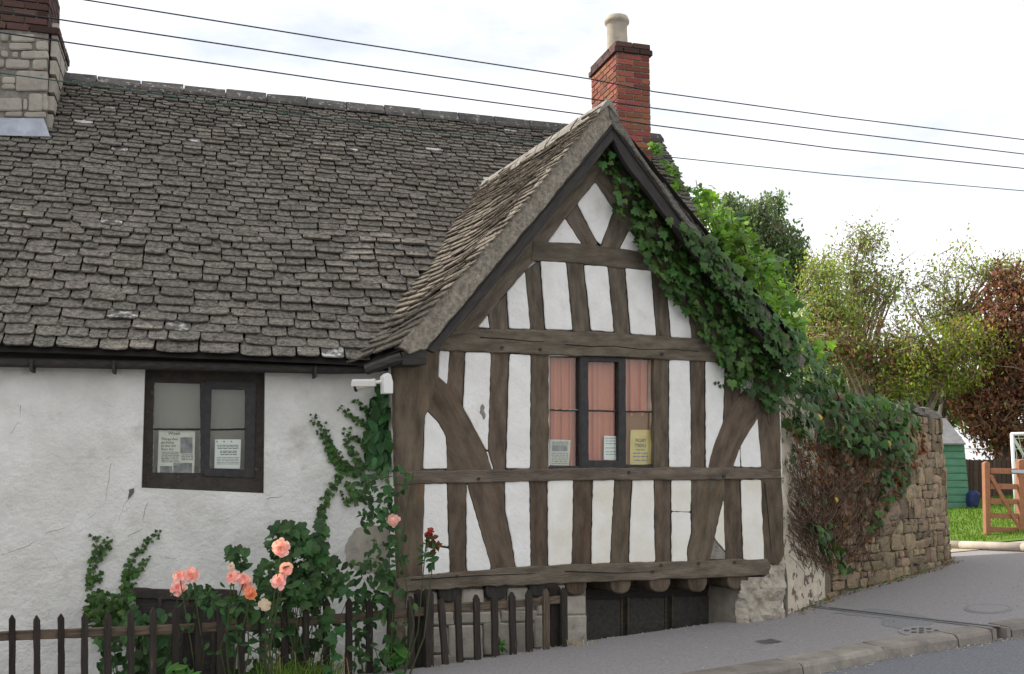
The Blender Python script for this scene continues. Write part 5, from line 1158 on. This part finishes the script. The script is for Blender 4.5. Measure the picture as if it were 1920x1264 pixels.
rb = rosebush('tall rose with one pale bloom and red buds at the wing corner', (730, 1250), 8.75, [(738, 975, 12, mat('faded petal', (.80, .48, .40), bump=0, rough=.6, trans=.2), m_rose)], [([(690, 860), (720, 870), (755, 868), (782, 890), (760, 915), (745, 950), (760, 1000), (765, 1060), (735, 1110), (720, 1170), (700, 1120), (680, 1080), (690, 1010), (672, 960), (660, 920), (668, 880)], 235, .045, .10), ([(620, 1060), (690, 1050), (740, 1080), (730, 1120), (640, 1130)], 55, .06, .1), ([(785, 1010), (812, 1005), (825, 1030), (812, 1070), (790, 1060)], 22, .06, .09)], 60, extra=[(800, 1005), (775, 885), (812, 1050)])
for (x, y, r_) in ((808, 994, 7), (803, 1004, 9), (816, 1007, 6)):
    p = at_depth(x, y, 8.75); petal_rosette(rb, p, Vector((0, -.6, .8)), r_ / F * 8.75, m_hip, m_hip, 'bud', rings=3)
Ms = [leafM(at_depth(*rnd_in([(800, 1015), (825, 1020), (820, 1040), (805, 1035)]), 8.75), Vector((0, -1, .2)), .07, .5, 1.2) for k in range(12)]
scatter('red_leaves', OV_V, OV_F, Ms, [R.random() for _ in Ms], m_leaf_br, rb)
# leafy shrub (lobed leaves)
def shrub(name, label, cat, polys, yd, m, V=IVY_V, Fs=IVY_F, ns=140, depth=.35, base=None):
    b = at_depth(*(base or polys[0][0][0]), yd); b.z = -.75; t = thing(name, tuple(b), label, cat); Ms = []; st = []
    for poly, nn, s0_, s1_ in polys:
        for k in range(nn):
            x, y = rnd_in(poly); p = at_depth(x, y, yd + R.uniform(-depth, depth) * .6); Ms.append(leafM(p, Vector((0, -1, .4)).normalized(), R.uniform(s0_, s1_), .42, .8, .2))
            if k % 9 == 0: st.append(cane(b + Vector((R.uniform(-.1, .1), 0, .3)), p, .12))
    leaves_split(Ms, V, Fs, m, t, ns); twigs(st, .006, .003, m_stem, 'stem', t); return t
shrub('leafy_shrub', 'dark shrub with lobed leaves growing against the white wall', 'shrub', [([(498, 1010), (520, 985), (556, 982), (590, 1000), (612, 1030), (640, 1075), (660, 1120), (560, 1140), (505, 1125), (515, 1060)], 230, .07, .14), ([(590, 985), (604, 970), (612, 1000), (600, 1020)], 20, .07, .1), ([(480, 1140), (640, 1140), (640, 1290), (490, 1290)], 80, .08, .13)], 8.5, m_leaf_d, base=(560, 1250))
shrub('leafy_shrub', 'low dark shrub behind the pickets below the cellar window', 'shrub', [([(190, 1190), (250, 1150), (310, 1150), (330, 1200), (320, 1290), (190, 1290)], 170, .08, .14)], 8.2, m_leaf_d, V=OV_V, Fs=OV_F, base=(255, 1250))
shrub('leafy_shrub', 'dark leafy growth between the pickets and the wing corner', 'shrub', [([(660, 1110), (760, 1110), (760, 1290), (650, 1290)], 90, .06, .11), ([(425, 1150), (480, 1150), (480, 1290), (430, 1290)], 50, .07, .11)], 8.75, m_leaf_d, V=OV_V, Fs=OV_F, base=(700, 1250))
# weeds along the fence foot (pavement side), grass tufts
def weed(x, y, h_px, spread, n_, label, m=m_weed, L=.11):
    g = on_ground(x, y) if y < 1262 else None
    b = Vector(g) if g else Vector((FL.pt(x, 1300, .15).x, FL.pt(x, 1300, .15).y, 0))
    t = thing('weed', tuple(b), label, 'weed'); top = h_px / F * b.y; Ms = []; st = []
    for k in range(n_):
        a = R.uniform(0, 6.28); r_ = R.random() * spread / F * b.y; tip = b + Vector((math.cos(a) * r_, math.sin(a) * r_ * .7, top * R.uniform(.6, 1.))); c = cane(b, tip, .03); st.append(c)
        for j in range(8):
            q = c[0].lerp(c[-1], .3 + .7 * j / 8); aa = j * 2.4; out = Vector((math.cos(aa), math.sin(aa), .35)); m4 = frame(q + out * L * .35, out.cross(Z), (Z + out * -.3).normalized()) @ Matrix.Rotation(math.pi, 4, 'Z') if False else leafM(q + out * L * .4, (Z * .8 + Vector((0, -.7, 0)) + out * .4).normalized(), L * R.uniform(.7, 1.2), .25, 1.6, .1)
            Ms.append(m4)
    leaves_split(Ms, [(v[0] * .7, v[1], v[2]) for v in OV_V], OV_F, m, t, min(40, len(Ms))); twigs(st, .004, .002, m_stem, 'stem', t)
weed(345, 1275, 55, 40, 7, 'bright green weed at the bottom edge in front of the pickets'); weed(742, 1258, 50, 42, 11, 'leafy green weed clump at the fence corner post'); weed(937, 1228, 32, 15, 4, 'small green weed at the foot of the short fence panel', L=.08); weed(135, 1275, 38, 20, 4, 'small weed between the leftmost pickets', L=.08); weed(1412, 1152, 8, 8, 3, 'tiny weed at the base of the rubble pier', L=.04)
def tuft(x0, x1, yb, h_px, n_, plane, label, m, off=.0):
    t = None; mb = MB(); b0 = None
    for k in range(n_):
        x = R.uniform(x0, x1); p = plane.pt(x, yb, off + R.uniform(-.15, .1)); p.z = min(p.z, .0) if yb > 1262 else p.z; h_ = h_px / F * p.y * R.uniform(.5, 1.1); ln = Vector((R.gauss(0, .5), R.gauss(0, .4), 0)) * h_; sw = .004
        mb.tone = R.random() * .9 + .05; q = p + ln * .35 + Z * h_ * .7; e = p + ln + Z * h_ * .85; sx_ = Vector((sw, 0, 0)); mb.add([p - sx_, p + sx_, q + sx_ * .8, q - sx_ * .8, e], [(0, 1, 2, 3), (3, 2, 4)])
    o = mb.build('grass_tuft', m, recalc=False); tag(o, label, 'grass', kind='stuff')
tuft(480, 640, 1300, 70, 420, FL, 'wild green grass under the pickets', m_grass, .05); tuft(470, 660, 1300, 100, 26, FL, 'dry straw stalks among the pickets', m_straw, .05); tuft(1060, 1115, 1213, 16, 30, FR, 'dry grass beside the short fence end', m_straw, .02)
# litter line of leaves and moss at wall foot
Ms = []
for k in range(260):
    t = R.random(); s_ = R.uniform(0, WLEN); p, n_ = wall_pt(s_, 0, R.uniform(.05, .22)); p.z = gz(p.x) + .012; Ms.append(leafM(p, Z, R.uniform(.02, .05), .4, 3, 0))
o = scatter('leaf_litter', OV_V, OV_F, Ms, [R.random() for _ in Ms], m_leaf_br); tag(o, 'fallen leaves along the foot of the stone wall', 'leaf litter')
Ms = []
for k in range(300):
    s_ = R.uniform(.2, WLEN) ; p, n_ = wall_pt(s_, 0, R.uniform(.03, .12) + .03 * math.sin(s_ * 7)); p.z = gz(p.x) + R.uniform(.01, .04); Ms.append(leafM(p, Z, R.uniform(.02, .04), .6, 3, 0))
o = scatter('moss', OV_V, OV_F, Ms, [R.random() for _ in Ms], m_weed); tag(o, 'low green weeds along the foot of the stone wall', 'weeds')

# grit and small debris swept against edges
GRV = [(-.5, -.4, 0), (.5, -.3, 0), (.3, .5, 0), (-.4, .4, 0), (0, 0, .6)]; GRF = [(0, 1, 4), (1, 2, 4), (2, 3, 4), (3, 0, 4)]
Ms = []
for k in range(1500):
    u = R.random()
    if u < .5: X = R.uniform(.4, 6.5); Y_ = kerb(X) - .12 - abs(R.gauss(0, .09)); z_ = gz(X) - .105
    elif u < .7: s_ = R.uniform(.1, WLEN); p, n_ = wall_pt(s_, 0, .04 + abs(R.gauss(0, .12))); X, Y_, z_ = p.x, p.y, gz(p.x)
    elif u < .85: X = R.uniform(fA[0], fC[0]); Y_ = inner(X) - abs(R.gauss(0, .08)); z_ = gz(X)
    else: X = R.uniform(-.6, 7); Y_ = R.uniform(kerb(X) + .2, kerb(X) + 3.); Y_ = min(Y_, inner(X) - .05) if X < fC[0] else Y_; z_ = gz(X)
    q = R.uniform(.006, .02); Ms.append(Matrix.Translation((X, Y_, z_ + .006)) @ Matrix.Rotation(R.uniform(0, 6), 4, 'Z') @ Matrix.Diagonal((q, q, q, 1)))
o = scatter('grit', GRV, GRF, Ms, [R.random() for _ in Ms], mat('grit', (.22, .19, .16), (.42, .38, .33), scale=30, tone=.5, bump=0, world=True)); tag(o, 'loose grit and debris on the pavement and in the gutter', 'grit')
# ================================================================== FAR GARDEN
gatep = on_lawn(1852, 1003); GP_ = Plane((gatep.x, gatep.y, 0), 4)
gt = thing('field_gate', tuple(gatep), 'orange stained wooden five bar gate on the lawn', 'gate')
for q in ([(1846, 868), (1851, 865), (1856, 868), (1858, 1003), (1849, 1003)], [(1910, 864), (1917, 861), (1925, 864), (1928, 1012), (1912, 1012)]): slab('post', GP_, q, .05, -.05, m_gate, gt, jit=0, grain=Z)
for y in (883, 912, 940, 967, 993): slab('rail', GP_, [(1857, y - 5.5), (1913, y - 4), (1913, y + 6), (1857, y + 5)], .02, -.015, m_gate, gt, jit=0)
slab('diagonal_brace', GP_, [(1853, 890), (1861, 890), (1916, 992), (1916, 1004)], .045, .022, m_gate, gt, jit=0); slab('hinge_strap', GP_, [(1897, 881), (1922, 881), (1922, 888), (1897, 887)], .06, .052, m_galv, gt, jit=0)
# posts continue right of frame
for x in (1960, 2010): slab('rail', GP_, [(1926, 880), (x, 880), (x, 890), (1926, 890)], .02, -.015, m_gate, gt, jit=0) if x == 1960 else None
fg = thing('football_goal', tuple(on_lawn(1905, 968)), 'small white football goal with net behind the gate', 'goal'); Yg = on_lawn(1905, 968).y
gq = lambda x, y, dy=0: at_depth(x, y, Yg + dy)
for pts, nm in (([gq(1897, 813), gq(1906, 965)], 'post'), ([gq(1896, 814), gq(1990, 812)], 'crossbar'), ([gq(1897, 816), gq(1935, 880, 1.)], 'stay')):
    mb = MB(); mb.tube(pts, .035 if nm != 'stay' else .025, n=8); mb.build(nm, m_goal, fg, smooth=True)
nt_ = []
for k in range(9): nt_.append([gq(1898 + k * 11, 815), gq(1906 + k * 11, 850, .5), gq(1912 + k * 11, 965, 1.)])
for k in range(7): nt_.append([gq(1899, 822 + k * 20, .1 + k * .12), gq(1990, 822 + k * 20, .1 + k * .12)])
twigs(nt_, .006, .006, m_net, 'net', fg)
# shed
Ys = on_lawn(1800, 953).y; print('shed Y', Ys); SHP = Plane(at_depth(1812, 900, Ys), -12)
sh = thing('garden_shed', tuple(on_lawn(1800, 953)), 'green boarded garden shed with grey felt roof behind the wall', 'shed')
slab('wall', SHP, [(1640, 833), (1807, 833), (1819, 956), (1640, 956)], -.02, -1.6, m_green, sh, jit=0, inset=0)
nb = 9
for k in range(nb):
    y0_, y1_ = 834 + k * 13.6, 834 + (k + 1) * 13.6; xr = lambda y: 1808 + (y - 833) * .095
    slab('weatherboard', SHP, [(1645, y0_), (xr(y0_), y0_), (xr(y1_), y1_ - .8), (1645, y1_ - .8)], .005, -.019, m_green, sh, jit=0, inset=.012, bulge=.006, rnd=.2, step=400)
a, b = SHP.pt(1640, 834, .12), SHP.pt(1811, 834, .12); c = SHP.pt(1774, 787, -1.0); d = c - (b - a)
mb = MB(); mb.prism([a, b, c, d], Vector((0, 0, .03))); e = c - SHP.n * 1.1 - Z * .7; mb.prism([d, c, e, e - (b - a)], Vector((0, 0, .03))); mb.build('roof', m_felt, sh)
# close boarded fence, behind shed
Yf = Ys + 1.2; bf = thing('board_fence', tuple(at_depth(1830, 955, Yf)), 'brown close boarded fence behind the shed and gate', 'fence')
x = 1775
while x < 2080:
    w_ = R.uniform(7.5, 9.5); FPL = Plane(at_depth(1830, 900, Yf), 2); slab('board', FPL, [(x, 862 + R.uniform(-2, 2)), (x + w_ - .8, 862 + R.uniform(-2, 2)), (x + w_ - .8, 960), (x, 960)], R.uniform(0, .012), -.02, m_board, bf, jit=0, inset=0, rnd=.2, step=500); x += w_
bb = at_depth(1830, 950, Ys - .1); mb = MB(); lump_pts = [(1820, 925), (1829, 919), (1838, 925), (1837, 940), (1833, 953), (1822, 953), (1819, 940)]
tag(slab('blue_sack', Plane(bb, 0), lump_pts, .12, -.12, m_blue, None, jit=.5, rnd=3, inset=.05, bulge=.06), 'dark blue sack lying beside the green shed', 'sack')
a, b = on_ground(1700, 1018, .07), on_ground(2050, 1028, .07)
lg = thing('log_edging', tuple(a), 'pale round log edging between gravel and lawn', 'edging')
for k in range(3):
    mb = MB(); mb.tube([a.lerp(b, k / 3 + .002), a.lerp(b, (k + .5) / 3), a.lerp(b, (k + 1) / 3 - .002)], .065, n=10); mb.build('log', m_log, lg, smooth=True)
# lawn blades near
mb = None; n_ = 16000; P0 = []
bl = []
for k in range(n_):
    X = R.uniform(6.2, 13); Y_ = R.uniform(17.9, 27)
    px_, py_ = proj((X, Y_, gl(X, Y_))) 
    if 1770 < px_ < 1935: bl.append((X, Y_))
Ms = [frame((X, Y_, gl(X, Y_)), Vector((1, R.uniform(-1, 1), 0)), Vector((R.gauss(0, .3), -1, R.gauss(0, .3)))) @ Matrix.Diagonal((.02, .05, .05, 1)) for X, Y_ in bl]
o = scatter('grass', [(-.5, 0, 0), (.5, 0, 0), (.1, 1.2, .2)], [(0, 1, 2)], Ms, [R.random() for _ in Ms], m_grass); tag(o, 'short mown grass of the lawn', 'grass')
# ---- trees
def tree(name, label, cat, base, Yd, blobs, n_cl, per, lsize, mats, limb=.08, twig=.012, csize=.5, strands=False, group='background trees and hedges', depth=1., nlimb=None):
    """base, blobs in photo pixels at depth Yd: (x, y, rx, ry, share)"""
    b = at_depth(base[0], base[1], Yd); b.z = gl(b.x, b.y); t = thing(name, tuple(b), label, cat, group); k_ = Yd / F
    cls = []; tot = sum(q[4] for q in blobs)
    for (x, y, rx, ry, sh_) in blobs:
        c = at_depth(x, y, Yd)
        for j in range(int(n_cl * sh_ / tot)):
            v = Vector((R.gauss(0, 1), R.gauss(0, 1), R.gauss(0, 1))).normalized() * (R.random() ** .42)
            cls.append(c + Vector((v.x * rx * k_, v.y * (rx + ry) * .5 * k_ * depth, v.z * ry * k_)))
    limbs = []; tips = []
    top = max(c.z for c in cls); cen = sum(cls, Vector()) / len(cls)
    trunk = [b, b.lerp(cen, .3) + Vector((R.uniform(-.1, .1), 0, .1)), b.lerp(cen, .8), Vector((cen.x + R.uniform(-.2, .2), cen.y, lerp(cen.z, top, .15)))]
    mbt = MB(); mbt.tube(trunk, limb * 1.7, limb * .5, n=8); mbt.build('trunk', m_bark, t, smooth=True)
    lm = []
    for c in R.sample(cls, min(len(cls), nlimb or 14)):
        s_ = pl_at(trunk, R.uniform(.3, .95)); mid = s_.lerp(c, .5) + Vector((R.uniform(-.1, .1), R.uniform(-.1, .1), .12)); lm.append([s_, mid, c]); tips += [mid, c, s_.lerp(mid, .5)]
    mb = MB()
    for p in lm: mb.tube(p, limb * .55, twig, n=5, cap=False)
    tw = []
    for c in cls:
        s_ = min(tips, key=lambda q: (q - c).length_squared); d_ = c - s_; tw.append([s_, s_ + d_ * .5 + Vector((R.uniform(-.08, .08), R.uniform(-.08, .08), R.uniform(-.02, .1))), c])
        for q in range(0 if strands else 2): tw.append([c, c + Vector((R.gauss(0, csize * .6), R.gauss(0, csize * .6), R.gauss(.05, csize * .5)))])
    for p in tw: mb.tube(p, twig, twig * .35, n=3, cap=False)
    mb.build('branches', m_twig, t, recalc=False, smooth=True)['kind'] = 'stuff'
    for mi, (m_, share) in enumerate(mats):
        Ms = []; tn = []
        for c in cls:
            if R.random() > .999: continue
            ct = R.random()
            for j in range(max(1, int(per * share * R.uniform(.3, 1.7)))):
                if strands: o_ = Vector((R.gauss(0, csize * .25), R.gauss(0, csize * .25), -abs(R.gauss(0, csize * 1.3))))
                else: o_ = Vector((R.gauss(0, csize * .5), R.gauss(0, csize * .5), R.gauss(0, csize * .42)))
                nn = Vector((R.gauss(0, 1), R.gauss(0, 1) - .3, R.gauss(.4, 1))).normalized(); Ms.append(frame(c + o_, Vector((R.gauss(0, 1), R.gauss(0, 1), .01)), nn) @ Matrix.Diagonal((lsize * R.uniform(.6, 1.3),) * 3 + (1,))); tn.append((ct * .5 + R.random() * .5) * .98 + .01)
        scatter(('foliage', 'withered_foliage')[min(mi, 1)] if len(mats) > 1 else 'foliage', DI_V, DI_F, Ms, tn, m_, t, b)
    return t
tree('weeping_tree', 'dark green weeping tree standing behind the gable roof', 'tree', (1430, 800), 30, [(1385, 402, 42, 42, 1), (1415, 410, 55, 45, 1.6), (1462, 455, 48, 60, 1.6), (1440, 530, 52, 60, 1.6), (1395, 470, 55, 60, 1.2), (1490, 480, 28, 40, .5), (1445, 372, 9, 22, .12), (1463, 366, 8, 18, .1), (1365, 380, 24, 30, .4)], 460, 60, .12, [(m_birch, 1)], limb=.14, twig=.01, csize=.40, strands=True)
tree('hawthorn_tree', 'sparse hawthorn with bare fanning branches left of the brown hedge', 'tree', (1598, 830), 27, [(1625, 455, 52, 26, 1), (1600, 500, 75, 40, 1.2), (1560, 545, 60, 45, 1.2), (1660, 530, 55, 50, 1.2), (1612, 560, 80, 50, 1.2)], 190, 22, 0.099, [(m_hazel, .9), (m_hedge_br, .12)], limb=0.1080, twig=0.0127, csize=0.4572, nlimb=34)
tree('hawthorn_tree', 'thin hawthorn with twiggy crown next to the tall brown hedge', 'tree', (1735, 830), 26, [(1780, 520, 60, 40, .8), (1745, 575, 75, 45, 1.2), (1800, 590, 60, 50, 1), (1810, 470, 40, 32, .15), (1860, 515, 50, 22, .9), (1895, 500, 40, 18, .6)], 165, 20, 0.098, [(m_hazel, .9), (m_hedge_br, .1)], limb=0.0875, twig=0.0125, csize=0.4500, nlimb=30)
tree('yew_hedge', 'tall brown withered hedge at the right edge behind the gate', 'hedge', (1880, 950), 25, [(1885, 600, 58, 70, 1.3), (1905, 540, 38, 42, .5), (1880, 690, 62, 70, 1.6), (1862, 770, 70, 60, 1.5), (1890, 830, 42, 44, .9), (1930, 700, 60, 150, 1.5), (1822, 750, 30, 34, .35)], 460, 40, 0.129, [(m_hedge_br, .92), (m_hazel, .05)], limb=0.1568, twig=0.0157, csize=0.3808)
tree('hawthorn_bush', 'yellow green bush drooping over the brown leaves beside the shed', 'bush', (1700, 850), 24.5, [(1720, 660, 60, 45, 1.2), (1765, 700, 75, 40, 1.3), (1800, 640, 60, 45, .9), (1700, 720, 55, 22, .5), (1850, 650, 40, 30, .4)], 200, 36, 0.100, [(m_gold, .85), (m_hedge_br, .15)], limb=0.0625, twig=0.0125, csize=0.4125)
tree('beech_bush', 'withered brown bush behind the ivy covered wall', 'bush', (1630, 850), 25, [(1610, 660, 65, 50, 1.2), (1660, 690, 60, 50, 1.2), (1560, 640, 50, 45, .8), (1690, 640, 60, 60, .9)], 200, 24, 0.104, [(m_hazel, .55), (m_hedge_br, .5)], limb=0.0665, twig=0.0133, csize=0.3990, nlimb=20)
tree('elder_bush', 'olive green bush between the climber and the bare hawthorn', 'bush', (1530, 850), 25.5, [(1540, 590, 45, 60, 1), (1520, 660, 50, 60, 1), (1575, 600, 40, 40, .6), (1540, 520, 26, 30, .4)], 190, 40, 0.100, [(m_hazel, .92), (m_hedge_br, .08)], limb=0.0798, twig=0.0133, csize=0.4389)
tree('conifer_hedge', 'dark evergreen hedge in shade above the shed roof', 'hedge', (1750, 930), 31, [(1700, 760, 70, 60, 1.2), (1765, 750, 50, 45, 1.2), (1640, 740, 80, 70, 1), (1800, 745, 40, 40, .6), (1560, 720, 80, 90, 1.)], 330, 42, 0.189, [(m_birch, 1)], limb=0.1416, twig=0.0165, csize=0.4956)
